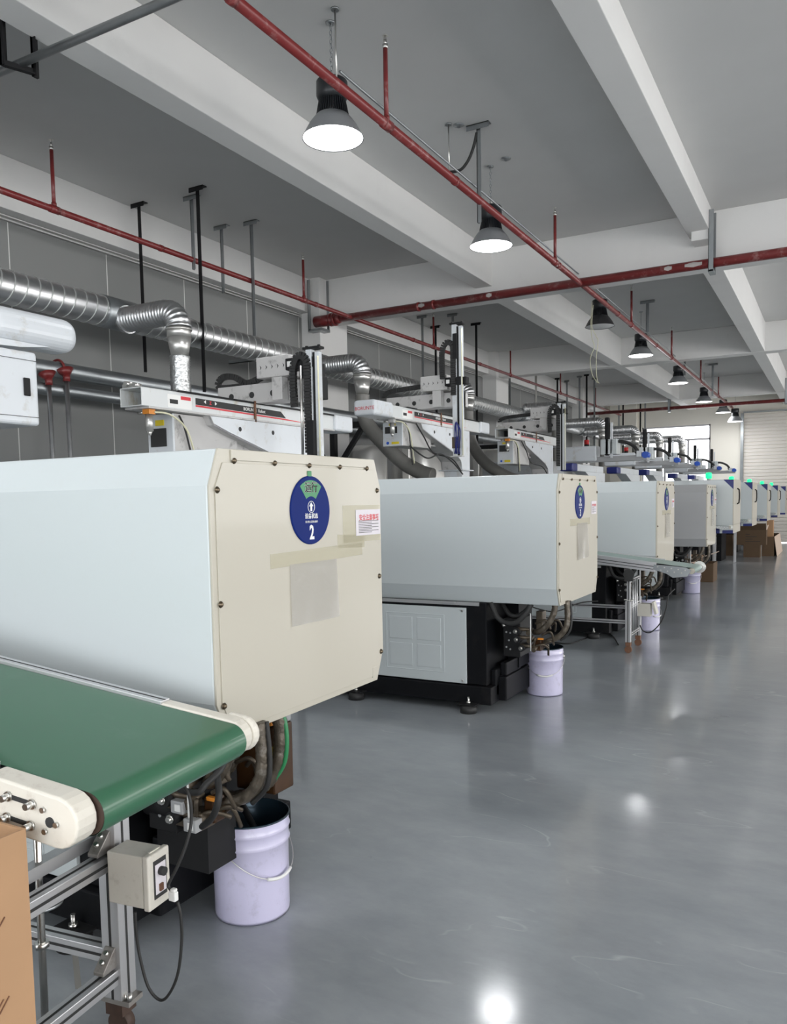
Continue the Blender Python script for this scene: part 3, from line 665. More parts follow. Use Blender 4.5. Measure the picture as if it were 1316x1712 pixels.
def make_valves(t):
    MB().box(-.545, -.50, .10, .85, .10, .30).box(-.52, -.44, .15, .90, .06, .24).box(-.50, -.45, .18, .50, .24, .34).build('pump_housing', M_black, t, bevel=.01)
    MB().box(-.53, -.44, .42, .72, .26, .78).build('side_bracket', M_black, t)
    mf = MB().box(-.455, -.325, .13, .40, .40, .68).build('manifold', M_grime if False else M_blackm, t, bevel=.005)
    mb = MB()
    for x, z in ((-.43, .58), (-.40, .575), (-.43, .47), (-.40, .455), (-.41, .52), (-.43, .64)): mb.cyl((x, .128, z), (x, .133, z), .007, 8)
    mb.build('bore_plug', M_grey, mf)
    for k, (x, z) in enumerate(((-.345, .595), (-.340, .535), (-.305, .475))):
        v = MB().cyl((x, .085, z), (x, .15, z), .030 if k < 2 else .024, 18).cyl((x, .10, z), (x, .34, z), .021, 14).build('valve_cartridge', M_blackm, t)
        MB().cyl((x, .07, z), (x, .088, z), .010, 8).cyl((x, .079, z), (x, .0855, z), .016, 8).build('valve_nut', M_chrome, v)
        MB().cyl((x-.01, .11, z+.018), (x+.09, .13, z+.012), .013, 10).cyl((x+.09, .10, z-.01), (x+.09, .18, z+.01), .017, 8).build('solenoid', M_grime, v)
    MB().cyl((-.44, .10, .635), (-.355, .12, .665), .012, 10).cyl((-.45, .1, .632), (-.43, .105, .638), .015, 8).build('pressure_fitting', M_chrome, t)
    tg = MB(); rnd = random.Random(4)
    for k in range(9):
        p0 = (-.27+.12*rnd.random(), .12+.25*rnd.random(), .42+.25*rnd.random()); p2 = (p0[0]+.12*rnd.random(), p0[1]+.1*rnd.random()-.03, p0[2]-.06+.07*rnd.random())
        tg.tube(spline([p0, ((p0[0]+p2[0])/2+.03, (p0[1]+p2[1])/2-.03, max(p0[2], p2[2])+.03), p2], 6), .008, 7)
    tg.build('small_hose', M_grime, t, kind='stuff')
    MB().box(-.215, -.165, .16, .24, .58, .74).build('terminal_box', M_grime, t, bevel=.006)
    MB().box(-.225, -.175, .16, .22, .45, .54).build('filter_bowl', M_amber, t, bevel=.01)
    MB().box(-.20, -.16, .15, .165, .535, .548).build('orange_clip', M_orange, t)
    MB().cyl((-.235, .10, .46), (-.235, .10, .73), .004, 6).build('thin_rod', M_white, t)
    for nm, P, r in (('hydraulic_hose', [(-.52, .06, .80), (-.47, .05, .70), (-.40, .05, .66), (-.32, .05, .67), (-.26, .06, .73), (-.22, .08, .80)], .019),
                     ('hydraulic_hose', [(-.50, .2, .80), (-.42, .16, .71), (-.35, .16, .70), (-.28, .16, .75), (-.25, .18, .80)], .017)):
        MB().tube(spline(P, 8), r, 12).build(nm, M_hose if False else M_rubber, t)
    for P, r in (([(-.065, .14, .82), (-.075, .14, .74), (-.115, .14, .66), (-.18, .16, .60), (-.24, .2, .58)], .022),
                 ([(-.0, .20, .82), (.005, .20, .72), (-.005, .20, .63), (-.06, .20, .56), (-.14, .2, .52), (-.2, .22, .50)], .021)):
        Q = resample(spline(P, 8), .012); MB().tube(Q, [r+.0008*sin(i*1.1)+.0012*sin(i*2.7) for i in range(len(Q))], 12).build('wrapped_hose', M_hose, t)
    MB().tube(spline([(.02, .21, .82), (.03, .21, .70), (.015, .21, .60), (-.05, .21, .53)], 8), .009, 8).build('thin_hose', M_rubber, t)
    return t
finish_machines()
# extra amber unit and loops showing at the first machine
t = thing('oil_filter_unit', 'amber stained filter unit with yellow label behind the green conveyor end', 'hydraulic unit', (hit(434, 1274, 1, 2.35).x, 2.35, .48))
MB().box(-.10, .085, -.02, .10, -.02, .235).build('filter_body', M_amber, t, bevel=.008)
MB().box(.022, .078, -.024, -.02, .095, .165).build('warning_label', M_yellow, t)
text('HOT', .014, M_ink, t, Matrix(((1, 0, 0, .05), (0, 0, -1, -.0245), (0, 1, 0, .152), (0, 0, 0, 1))))
MB().box(.022, .078, -.024, -.02, .072, .094).build('blue_label', M_bluep, t)
MB().box(-.02, .08, .0, .10, .235, .32).build('coil_box', M_grey, t, bevel=.006)
MB().box(.045, .075, -.02, .0, .24, .275).build('orange_plug', M_orange, t, bevel=.004)
for P, r in (([(.09, -.03, .36), (.125, -.03, .26), (.115, -.03, .13), (.06, -.04, .03), (-.03, -.05, -.03), (-.12, -.06, -.045)], .026), ([(.0, -.04, .23), (-.06, -.06, .15), (-.10, -.07, .07), (-.2, -.08, .02), (-.28, -.06, .0)], .026)):
    Q = resample(spline(P, 8), .011); MB().tube(Q, [r+.0012*sin(i*.9)+.0016*sin(i*2.9) for i in range(len(Q))], 14).build('wrapped_hose', M_hose, t)
MB().tube(spline([(.11, -.03, .36), (.15, -.03, .25), (.14, -.03, .12), (.08, -.04, .03)], 8), .009, 8).build('green_hose', M_green, t)
t = thing('solenoid_valves', 'pair of dark solenoid valves with white labels under the green belt', 'hydraulic unit', (hit(300, 1370, 1, 2.0).x, 2.0, hit(300, 1370, 1, 2.0).z))
for dx, dz in ((-.055, .055), (.0, -.0)):
    v = MB().box(dx-.02, dx+.10, .0, .07, dz-.025, dz+.035).build('valve_body', M_grime, t, bevel=.005)
    MB().cyl((dx-.055, .03, dz), (dx-.02, .03, dz), .024, 12).cyl((dx-.075, .03, dz), (dx-.055, .03, dz), .014, 10).build('valve_knob', M_blackm, v)
    MB().box(dx+.05, dx+.105, -.035, .0, dz-.02, dz+.025).build('coil', M_grey, v, bevel=.004); MB().box(dx+.07, dx+.095, -.0365, -.035, dz-.01, dz+.014).build('white_label', M_white, v)
MB().cyl((-.18, .05, .02), (-.02, .05, .02), .05, 18).box(-.16, .08, .05, .2, -.20, -.0).build('motor', M_blackm, t)

# newer machines with navy corners beyond
Y5 = [13.70, 17.0, 20.4, 23.8, 27.1]; XN = -1.43
def make_new():
    t = thing('moulding_machine', 'machine', 'machine', (XN, Y5[0], 0))
    P = [(0, .95), (0, 1.80), (1.03, 1.80), (1.03, .95)]
    MB().prism(P, 0, -2.4, -.012).build('hood_shell', M_hood, t, bevel=.006)
    for z0, z1 in ((.95, 1.085), (1.088, 1.40), (1.403, 1.80)): MB().box(-.012, .0, 0, 1.03, z0, z1).build('end_panel', M_cream, t, bevel=.002)
    MB()._add([(-.004, -.003, 1.80), (-.155, -.003, 1.80), (-.004, -.003, 1.645)], [(0, 1, 2)]).build('navy_corner', M_bluep, t)
    MB().box(-.16, -.003, -.004, .0, .95, 1.0).box(-2.3, -.2, -.003, 0, .95, 1.06).build('navy_band', M_bluep, t)
    y = .5
    MB().tube([(.004, y-.03, 1.66), (.03, y-.02, 1.64), (.034, y, 1.57), (.034, y, 1.50), (.03, y-.02, 1.43), (.004, y-.03, 1.41)], .012, 8).build('door_handle', M_blackm, t)
    MB().box(-2.4, -.98, .05, .95, .0, .95).build('frame_body', M_black, t)
    MB().cyl((-.42, .35, 1.80), (-.42, .35, 1.83), .03, 12).build('beacon_socket', M_grey, t)
    bc = MB().lathe([(0, 1.83), (.048, 1.83), (.05, 1.90), (.04, 1.925), (0, 1.93)], 20, (-.42, .35, 0)).build('signal_beacon', M_bgreen, t, label='lit green beacon')
    return t
n0 = make_new(); ND = ['newer white machine with navy corner and lit green beacon, nearest of that type', 'second newer machine with navy corner and green beacon', 'third newer machine with navy corner and green beacon', 'fourth newer machine with navy corner, near the shutter', 'last newer machine at the right edge by the shutter']
for i, y in enumerate(Y5):
    o = n0 if i == 0 else dup(n0, (XN, y, 0)); o.location.x = hit((1227, 1258.5, 1283.5, 1301, 1314)[i], 822, 1, y).x; o['label'] = ND[i]; o['group'] = 'newer machines with green beacons'

# ------------------------------------------------------------ take-out robots on the older machines
def cable_chain(path, w_, m, par, name='cable_chain', up=(0, 1, 0)):
    Q = resample([Vector(p) for p in path], .024); mb = MB()
    for i in range(len(Q)-1):
        a, b = Q[i], Q[i+1]; mb.bar(a+(b-a)*.06, a+(b-a)*.94, w_, .03 if i % 2 else .026, up)
    return mb.build(name, m, par, kind='stuff')
def make_robot(i, ynear, dz, open_end, arm, arm_y, cross_x0=-4.5):
    hb = (.50, .275, .36)[i]
    XS = -4.12; t = thing('take_out_robot', '', 'robot', (XS, ynear, 2.22+dz))
    L = 2.36; b = MB(); w_ = .205; h = .128
    if open_end: b.box(-w_, 0, 0, L, 0, .008).box(-w_, 0, 0, L, h-.008, h).box(-w_, -w_+.008, 0, L, 0, h).box(-.008, 0, 0, L, 0, h)
    else: b.box(-w_, 0, .0, L, 0, h)
    bm_ = b.build('traverse_beam', M_stain, t, bevel=.004)
    MB().box(-w_-.01, .012, .05, L, -.012, .0).build('lower_rail', M_robotd, t); MB().box(-.05, .01, .35, L, h, h+.012).box(-.15, -.12, .3, L, h, h+.012).build('slide_rail', M_blackm, t)
    if open_end: MB().box(-w_+.008, -.008, .35, .36, .008, h-.008).build('inner_stop', M_blackm, t)
    else:
        MB().box(-w_-.02, .03, -.40, .0, -.012, h+.02).build('end_cover', M_robot, t, bevel=.03, seg=3)
        text('BORUNTE', .05, M_redp, t, Matrix(((1, 0, 0, -.09), (0, 0, -1, -.4015), (0, 1, 0, .06), (0, 0, 0, 1))))
    MB().box(-w_-.02, .03, L, L+.3, -.01, h+.01).build('end_cap', M_robot, t, bevel=.02, seg=3)
    # printed stripe: dark band with logo, red line below
    st = MB()._add([(.0015, .52, .055), (.0015, 1.62, .045), (.0015, 1.55, .095), (.0015, .52, .103)], [(0, 1, 2, 3)]).build('dark_stripe', M_ink, t)
    MB()._add([(.0015, .52, .040), (.0015, 2.0, .024), (.0015, 1.6, .040), (.0015, .52, .053)], [(0, 1, 2, 3)]).build('red_stripe', M_redp, t)
    text('BORUNTE  Robot', .036, M_white, st, face_x(.002, 1.2, .074), bold=.0004)
    text('◀', .03, M_white, st, face_x(.002, .62, .082)); text('▶', .03, M_white, st, face_x(.002, .74, .080)); text('Z', .034, M_redp, st, face_x(.002, .68, .080), bold=.001)
    if open_end or i == 1: 
        s2 = MB().box(.0, .0012, .24, .48, .012, .104).build('warning_label', M_white, t); MB().box(.0012, .002, .37, .47, .075, .10).build('label_header', M_redp, s2); MB().box(.0012, .002, .26, .34, .04, .07).build('pictogram', M_ink, s2)
    # gusset bracket, open below
    gp = [(.66, -.014), (.70, -.08), (.86, -.13), (1.62, -.33), (1.75, -.40), (1.78, -.50), (2.02, -.50), (2.02, -.014)]
    g = MB().prism(gp, 0, -.012, .012).build('gusset_plate', M_robot, t, bevel=.004)
    MB().prism(gp[0:1]+gp[7:8]+[(2.02, -.05), (.70, -.05)], 0, -.26, -.012).build('gusset_top', M_robotd, t)
    fl = MB(); q = gp[:6]
    for k in range(5): fl._add([(-.27, *q[k]), (.012, *q[k]), (.012, *q[k+1]), (-.27, *q[k+1]), (-.27, q[k][0], q[k][1]+.01), (.012, q[k][0], q[k][1]+.01), (.012, q[k+1][0], q[k+1][1]+.01), (-.27, q[k+1][0], q[k+1][1]+.01)],
                               [(0, 1, 2, 3), (7, 6, 5, 4), (0, 4, 5, 1), (1, 5, 6, 2), (2, 6, 7, 3), (3, 7, 4, 0)])
    fl.build('gusset_flange', M_grey if False else M_robotd, t); MB().prism(gp, 0, -.27, -.255).build('gusset_plate', M_robotd, t)
    for y in (1.0, 1.42): MB().cyl((.010, y, -.09), (.0135, y, -.09), .018, 16).build('hole', M_slot, g)
    MB().box(-.30, .04, 1.74, 2.08, -.515, -.50).box(-.25, .0, 1.80, 2.04, -1.1-dz, -.515).build('column', M_robot, t, bevel=.006)
    # control cabinet below the beam
    cb = MB().box(-.30, -.06, .36, 1.05, -hb, -.016).build('control_box', M_robotd, t, bevel=.006)
    MB().box(-.30, -.06, .34, .36, -hb, -.02).build('front_plate', M_robot, cb); MB().box(-.27, -.12, .332, .34, -hb*.5, -hb*.24).build('dark_panel', M_ink, cb)
    MB().box(-.22, -.14, .333, .34, -hb*.2, -hb*.12).build('yellow_label', M_yellow, cb); MB().box(-.19, -.10, .333, .34, -hb*.93, -hb*.84).build('yellow_label', M_yellow, cb)
    MB().cyl((-.24, .333, -hb*.88), (-.24, .34, -hb*.88), .016, 16).build('blue_mark', M_bluev, cb)
    MB().box(-.5, -.1, 1.06, 1.72, -.9 if i == 0 else -.24, -.10).build('rear_cabinet', M_robotd, t, bevel=.006)
    mb = MB(); [mb.box(-.098, -.09, 1.1, 1.24, (-.36 if i == 0 else -.14)-.02*k, (-.352 if i == 0 else -.132)-.02*k) for k in range(5)]; mb.build('vent_slots', M_slot, t)
    # air filter
    fr = MB().cyl((-.06, .12, -.16), (-.06, .12, -.045), .026, 16).cyl((-.06, .12, -.19), (-.06, .12, -.16), .008, 8, .02).build('air_filter', M_steel, t)
    MB().box(-.09, -.03, .09, .15, -.045, -.01).build('filter_head', M_orange if open_end else M_robotd, fr); MB().cyl((-.12, .12, -.03), (-.16, .12, -.03), .008, 8).build('gauge', M_chrome, fr)
    MB().tube(spline([(-.03, .14, -.03), (0, .26, -.04), (-.01, .42, -.12), (-.03, .52, -.28), (-.05, .60, -.46)], 8), .007, 8).build('air_hose', M_fluid, t)
    MB().tube(spline([(-.05, .40, -.03), (-.02, .42, -.12), (-.04, .50, -.30), (-.05, .56, -.48)], 8), .007, 8).build('black_cable', M_rubber, t)
    MB().box(-.2, -.1, .02, .08, h, h+.03).cyl((-.15, .0, h+.03), (-.15, .1, h+.03), .018, 10).cyl((-.09, .02, h+.02), (-.09, .08, h+.02), .014, 10).build('fitting', M_chrome, t)
    MB().box(.002, .012, 1.19, 1.21, -.02, h+.02).build('rust_strap', M_rust, t)
    # cross arm along x with carriage
    y = arm_y-ynear; xa = cross_x0-XS; xb = xa+.93; z0 = h+.012; z1 = z0+.135
    hp = MB().box(xa, xb, y, y+.012, z0, z1).box(xa, xb, y, y+.16, z1, z1+.008).box(xa, xb, y, y+.16, z0-.008, z0).box(xb-.01, xb, y, y+.16, z0, z1).build('cross_arm', M_robotd, t)
    for k in range(4): MB().cyl((xa+.14+.21*k, y-.002, z0+.06), (xa+.14+.21*k, y+.004, z0+.06), .025, 20).build('hole', M_slot, hp)
    cx0 = xa+.48
    MB().box(cx0, cx0+.32, y-.10, y+.16, z1+.03, z1+.19).build('carriage_cover', M_robotd, t, bevel=.008)
    for k in range(5): 
        x = cx0+.04+.055*k; zz = z1+.11; MB().prism([(zz+.016, x), (zz, x+.014), (zz-.016, x), (zz, x+.005)], 1, y-.102, y-.10).build('arrow_mark', M_ink, t)
    MB().box(cx0+.14, cx0+.24, y-.09, y-.012, z0-.01, z1+.03).build('carriage_foot', M_robotd, t, bevel=.004)
    MB().box(cx0+.31, cx0+.50, y-.14, y-.04, z1+.06, z1+.15).box(cx0+.50, cx0+.56, y-.13, y-.05, z1+.065, z1+.145).build('servo_motor', M_blackm, t, bevel=.008)
    MB().box(cx0+.33, cx0+.37, y-.142, y-.14, z1+.085, z1+.125).build('motor_label', M_white, t)
    ax, az0, az1 = arm; ax -= XS; az0 -= 2.22+dz; az1 -= 2.22+dz
    if i == 0: cable_chain(spline([(cx0, y+.05, z1+.09), (cx0-.2, y+.05, z1+.03), (cx0-.34, y+.05, z1+.09), (cx0-.46, y+.05, z1+.10), (cx0-.52, y+.05, z1+.05), (cx0-.47, y+.05, z1+.012), (cx0-.2, y+.05, z1+.01)], 10), .05, M_rubber, t)
    else: cable_chain(spline([(cx0, y+.05, z1+.11), (cx0-.25, y+.05, z1+.10), (cx0-.45, y+.05, z1+.085), (cx0-.54, y+.05, z1+.05), (cx0-.53, y+.05, z1+.01)], 10), .05, M_rubber, t)
    MB().box(xb, ax+.02, y-.05, y+.10, z0-.02, z1+.02).box(xb-.04, ax+.01, y-.08, y+.08, z1, z1+.12).build('wrist_block', M_blackm, t, bevel=.006)
    MB().box(ax-.02, ax+.03, y-.14, y-.09, az0, az1).build('arm_rail', M_robot, t, bevel=.003); MB().box(ax+.055, ax+.095, y-.13, y-.09, az0, az1-.02).build('arm_rail', M_robot, t, bevel=.003)
    MB().box(ax+.03, ax+.055, y-.12, y-.095, az0, az1-.02).build('rack_guide', M_blackm, t)
    MB().box(ax-.04, ax+.11, y-.15, y-.08, az1, az1+.018).cyl((ax-.02, y-.12, az1+.018), (ax-.02, y-.12, az1+.03), .012, 8).cyl((ax+.09, y-.12, az1+.018), (ax+.09, y-.12, az1+.03), .012, 8).build('top_plate', M_blackm, t)
    MB().cyl((ax+.105, y-.16, az0), (ax+.105, y-.16, az1-.06), .006, 8).build('air_tube', M_fluid, t)
    ztop = az1-.04 if i != 1 else az1-.18; zl = az0+.05 if i != 1 else az1-.75
    cable_chain(spline([(ax-.125, y-.15, ztop-.38), (ax-.13, y-.15, ztop-.12), (ax-.10, y-.15, ztop-.02), (ax-.05, y-.15, ztop), (ax-.005, y-.15, ztop-.04), (ax+.0, y-.15, ztop-.15), (ax+.0, y-.15, zl)], 10), .055, M_rubber, t)
    if i == 0: MB().cyl((ax-.045, y-.17, az0), (ax-.045, y-.17, az1-.12), .011, 10).build('chrome_rod', M_chrome, t); MB().box(ax-.0, ax+.06, y-.18, y-.14, az0+.02, az0+.30).build('chain_end_bracket', M_blackm, t)
    if i == 1: 
        MB().box(ax+.005, ax+.05, y-.17, y-.14, az1-.36, az1-.10).build('slider_block', M_blackm, t)
        mb = MB(); rr_ = random.Random(3)
        for k in range(7): mb.tube(spline([(ax+.03, y-.16, az0+.36), (ax+.03+.08*rr_.random(), y-.2, az0+.2+.1*rr_.random()), (ax+.0+.08*rr_.random(), y-.16, az0+.02)], 6), .005, 6)
        mb.build('tool_hose', M_bluep, t, kind='stuff'); MB().box(ax-.02, ax+.06, y-.16, y-.12, az0+.08, az0+.2).build('brass_tool', M_brass, t); MB().box(ax-.03, ax+.10, y-.18, y-.10, az0-.01, az0+.0).build('tool_plate', M_robotd, t)
    MB().tube(spline([(-.02, .60, -.02), (.0, .75, -.16), (-.03, 1.05, -.32), (0.02, 1.45, -.38), (.03, 1.7, -.52)] if i else [(-.02, 1.1, -.02), (-.02, 1.15, -.1)], 8), .008, 8).build('black_cable', M_rubber, t)
    if i == 1:
        MB().tube(spline([(-.05, .5, -.27), (.02, .6, -.36), (.03, .8, -.40), (.02, 1.1, -.34), (.03, 1.25, -.36), (.03, 1.5, -.44), (.03, 1.75, -.56)], 8), .009, 8).build('black_cable', M_rubber, t)
    return t
RB = [(0, 3.99, 0, True, (-3.50, 1.86, 2.69), 5.2, 'stained white robot beam with open square end and coiled cable chain above the nearest hood'),
      (1, 7.47, .21, False, (-3.60, 2.02, 3.40), 8.05, 'white robot with its tall vertical arm raised highest'),
      (2, 10.9, .21, True, (-3.58, 1.96, 2.93), 11.65, 'third white robot with open beam end and thick black cable cluster')]
for i, yn, dz, op, arm, ay, lab in RB:
    o = make_robot(i, yn, dz, op, arm, ay); o['label'] = lab; o['group'] = 'take-out robots of the older machines'
# the robot of the first machine: only its far end and cabinet show
t = thing('take_out_robot', 'rounded white robot end cover and hanging cabinet cut off by the left edge', 'robot', (-4.12, 2.2, 2.47), group='take-out robots of the older machines')
MB().box(-.24, .0, .70, 1.32, .02, .225).build('end_cover', M_robot, t, bevel=.09, seg=7)
MB().box(-.22, -.02, -1.6, .74, .03, .20).build('traverse_beam', M_robotd, t, bevel=.004)
MB().torus((-.1, .70, .25), .03, .010, ax=0, n=14, m=6).build('lifting_eye', M_robotd, t)
MB()._add([(0.0, -.4, .0), (.0, 1.05, .045), (.0, .9, .015), (.0, -.4, -.09)], [(0, 1, 2, 3)])
MB().prism([(-.6, .03), (1.1, .03), (.9, -.0), (-.6, -.09)], 0, -.24, -.02).build('lower_tray', M_robot, t)
q = hit(62, 590, 0, -4.0); qb = hit(62, 712, 0, -4.0)
cb = MB().box(-.45, .12, -1.2, q.y-2.2, qb.z-2.47, q.z-2.47).build('control_cabinet', M_robot, t, bevel=.02, seg=3)
ye = q.y-2.2; zt = q.z-2.47; zb = qb.z-2.47
MB().box(.12, .1225, -1.2, ye-.01, zt-.052, zt-.049).box(.12, .1225, -1.2, ye-.01, zb+.045, zb+.048).build('door_seam', M_slot, cb)
MB().box(.12, .13, ye-.10, ye-.06, zt-.25, zt-.15).build('cabinet_latch', M_blackm, cb, bevel=.004)
MB().box(.12, .1215, ye-.42, ye-.34, zt-.125, zt-.09).build('warning_label', M_yellow, cb); MB().box(.12, .1215, ye-.33, ye-.25, zt-.105, zt-.085).build('red_label', M_redp, cb)

# stainless dryers and a barrel cover behind the hoods
def dryer(px, y, r, z1, lab, box=False):
    q = hit(px, 760, 1, y); t = thing('material_dryer', lab, 'dryer', (q.x, y, 0), group='stainless dryers behind the hoods')
    MB().lathe([(0, z1), (r*.5, z1), (r, z1-.10), (r, 1.25), (r*.3, .85), (0, .85)], 40).build('hopper_drum', M_steel, t)
    MB().torus((0, 0, 1.7), r+.004, .012, n=40, m=8).build('band', M_galvd, t)
    MB().box(-.06, .06, -r-.08, -r+.02, 1.4, z1-.2).build('duct_box', M_steel, t, bevel=.01)
    MB().cyl((.0, 0, .0), (0, 0, .9), .08, 12).build('stand', M_black, t)
    return t
dryer(612, 9.95, .30, 2.35, 'shiny stainless dryer drum right of the nearest hood top')
dryer(705, 11.0, .45, 2.55, 'wide stainless dryer drum behind the hanging black cables')
dryer(815, 14.4, .50, 2.5, 'stainless dryer drum below the third robot')
for px, y, x1, z1, lab in ((360, 6.05, .6, 2.05, 'pale grey cabinet behind the stained robot beam'), (860, 13.2, .5, 2.2, 'pale grey cabinet below the third robot beam')):
    q = hit(px, 730, 1, y); t = thing('machine_cabinet', lab, 'cabinet', (q.x, y, 0)); MB().box(-.6, x1, 0, .6, 0, z1).build('cabinet_body', M_robot, t, bevel=.01); MB().box(-.2, -.195, -.003, 0, .2, z1-.1).build('door_seam', M_slot, t)
# robots of the newer machines
def make_robot2():
    t = thing('take_out_robot', '', 'robot', (-4.2, 13.5, 0))
    MB().box(-.1, .1, .25, 2.0, 2.08, 2.20).build('traverse_beam', M_robot, t, bevel=.01)
    MB().box(-.11, .11, -.05, .25, 2.075, 2.205).build('blue_end_cap', M_bluep, t, bevel=.02)
    MB().prism([(.75, 2.08), (1.2, 1.95), (1.75, 1.80), (2.1, 1.80), (2.1, 2.08)], 0, -.1, .1).build('gusset', M_robot, t)
    
    ar = MB().box(-.3, 1.15, .75, .93, 2.24, 2.33).build('cross_arm', M_grey, t, bevel=.01)
    MB().box(-.35, .3, .7, .98, 2.26, 2.52).build('arm_cover', M_robot, t, bevel=.02)
    MB().box(.38, .66, .68, .95, 2.36, 2.62).build('carriage_cover', M_hood, t, bevel=.01)
    MB().box(.45, .53, .68, .76, 2.34, 2.99).build('vertical_arm', M_blackm, t, bevel=.02); MB().box(.55, .58, .68, .74, 2.3, 2.9).build('arm_rail', M_robot, t)
    mb = MB(); mb.cyl((1.12, .72, 2.33), (1.12, .93, 2.33), .055, 20).build('blue_motor_cover', M_bluev, t)
    MB().box(.98, 1.06, .72, .94, 2.30, 2.40).build('motor_mount', M_robot, t)
    MB().tube(spline([(.62, .8, 2.58), (.75, .8, 2.57), (.9, .8, 2.50), (.98, .8, 2.40), (.95, .8, 2.36)], 8), .03, 8).build('cable_chain', M_rubber, t)
    MB().cyl((-.0, 1.2, 2.33), (0, 1.2, 2.56), .02, 8).cyl((0, 1.2, 2.52), (0, 1.2, 2.58), .045, 12).build('beacon_base', M_blackm, t); MB().cyl((0, 1.2, 2.58), (0, 1.2, 2.66), .045, 12).build('red_beacon', M_bred, t)
    return t
r2 = make_robot2(); ys2 = [13.95, 17.2, 20.6, 23.9, 26.3]
RL = ['blue capped white robot with black upright arm, nearest of the five', 'second blue capped robot with red beacon', 'third blue capped robot before the far window', 'fourth blue capped robot in front of the far window mullion', 'farthest blue capped robot beside the cream pier']
kx = [(1078, 760), (1131, 769), (1165, 775), (1202, 782.6), (1227, 786)]
for i, y in enumerate(ys2):
    o = r2 if i == 0 else dup(r2, (0, 0, 0)); q = hit(kx[i][0], kx[i][1], 1, y+.0)
    o.location = (q.x-1.12, y-.7, q.z-2.33); o['label'] = RL[i]; o['group'] = 'take-out robots of the newer machines'

# ------------------------------------------------------------ pails
def make_pail(m, handle=True):
    t = thing('pail', '', 'pail'); H = .372; r0 = .138; r1 = .146
    MB().lathe([(0, .004), (r0, .004), (r0+.002, .0), (r0+.003, .012), (r0+.004, .20), (r1-.003, .275), (r1+.003, .281), (r1-.002, .288), (r1-.001, .325), (r1+.004, .331), (r1-.001, .337), (r1, H)], 56).build('pail_body', m, t)
    MB().torus((0, 0, H), r1+.001, .0042, n=56, m=8).build('rim', M_pailin, t)
    MB().lathe([(r1-.003, H), (r1-.006, .34), (r1-.010, .335), (r0-.0, .03), (0, .03)], 48).build('lining', M_pailin, t)
    MB().lathe([(0, .18), (r0-.002, .18)], 40).build('oil', M_oil, t)
    for s in (-1, 1): MB().cyl((s*(r1-.002), 0, .30), (s*(r1+.006), 0, .30), .016, 14).cyl((s*(r1+.005), 0, .30), (s*(r1+.012), 0, .30), .006, 8).build('handle_ear', M_chrome, t)
    P = []
    for k in range(25):
        a = PI*k/24; P.append(((r1+.010)*cos(a), -(r1+.014)*sin(a)*1.0, .30-.135*sin(a)**1.0))
    hb = MB().tube(P, .0019, 6).build('wire_handle', M_chrome, t)
    MB().tube(P[9:16], .0065, 10).build('grip', M_white, hb)
    return t
def at_floor(px, py): q = hit(px, py, 2, 0); return (q.x, q.y, 0)
p1 = make_pail(M_lilac); p1.location = at_floor(423, 1517); p1.rotation_euler = (0, 0, radians(82)); p1['label'] = 'open lilac pail of dark oil in the foreground under the green conveyor'
p2 = dup(p1, at_floor(911, 1158), radians(18), 'open lilac pail beside the second machine base')
p3 = dup(p1, at_floor(1155, 991), radians(20), 'dusty lilac pail standing under the end of the aluminium conveyor')
p4 = dup(p1, at_floor(1082, 1052), radians(60), 'lilac pail half hidden behind the small white control box')
for p in (p1, p2, p3, p4): p['group'] = 'lilac oil pails'
for ch in [c for c in sc.objects if c.parent == p3 and c.name.startswith('pail_body')]:
    ch.data = ch.data.copy(); ch.data.materials[0] = M_lilac2
t = MB().cyl(tuple(Vector(p1.location)+Vector((.075, .02, .20))), tuple(Vector(p1.location)+Vector((-.12, .07, .40))), .013, 12).build('black_stick', M_blackm); tag(t, 'black stick leaning in the oil of the foreground pail', 'stick')

# ------------------------------------------------------------ green belt conveyor
TL = radians(7.9); CY_ = radians(7.05)
t = thing('belt_conveyor', 'green belt conveyor on aluminium legs in the left foreground', 'conveyor', (-1.354, 1.117, 0), CY_)
TM = Matrix.Translation((0, 0, .95)) @ Matrix.Rotation(TL, 4, 'Y')
def T(): m_ = MB(); m_.M = TM; return m_
W = .543; LEN = 2.6; rr0 = .048
prof = [(-LEN, 0)]+[(rr0*sin(a)+.0, -rr0+rr0*cos(a)) for a in [radians(v) for v in range(0, 181, 12)]]+[(-LEN, -2*rr0)]
def belt(mb, prof, y0, y1):
    n = len(prof); vs = [(x, y, z) for y in (y0, y1) for x, z in prof]
    mb._add(vs, [(i, i+1, n+i+1, n+i) for i in range(n-1)], True)
mb = T(); belt(mb, prof, 0, W); bo = mb.build('belt', M_belt, t)
T().cyl((0, -.0, -rr0), (0, W, -rr0), rr0-.002, 24).build('roller', M_rustd, t)
T().box(-LEN, -.06, .0, W, -rr0-.02, -.006).build('slider_bed', M_galvd, t)
for s, y0 in (('n', -.042), ('f', W+.002)):
    y1 = y0+.04
    rl = T().box(-LEN, -.24, y0, y1, -.075, .010).build('side_rail', M_alu, t, bevel=.002)
    T().box(-LEN, -.24, y0-.0008 if s == 'n' else y1-.001, y0+.001 if s == 'n' else y1+.0008, -.045, -.030).box(-LEN, -.24, y0+.016, y0+.022, .0095, .0106).build('profile_slot', M_slot, rl)
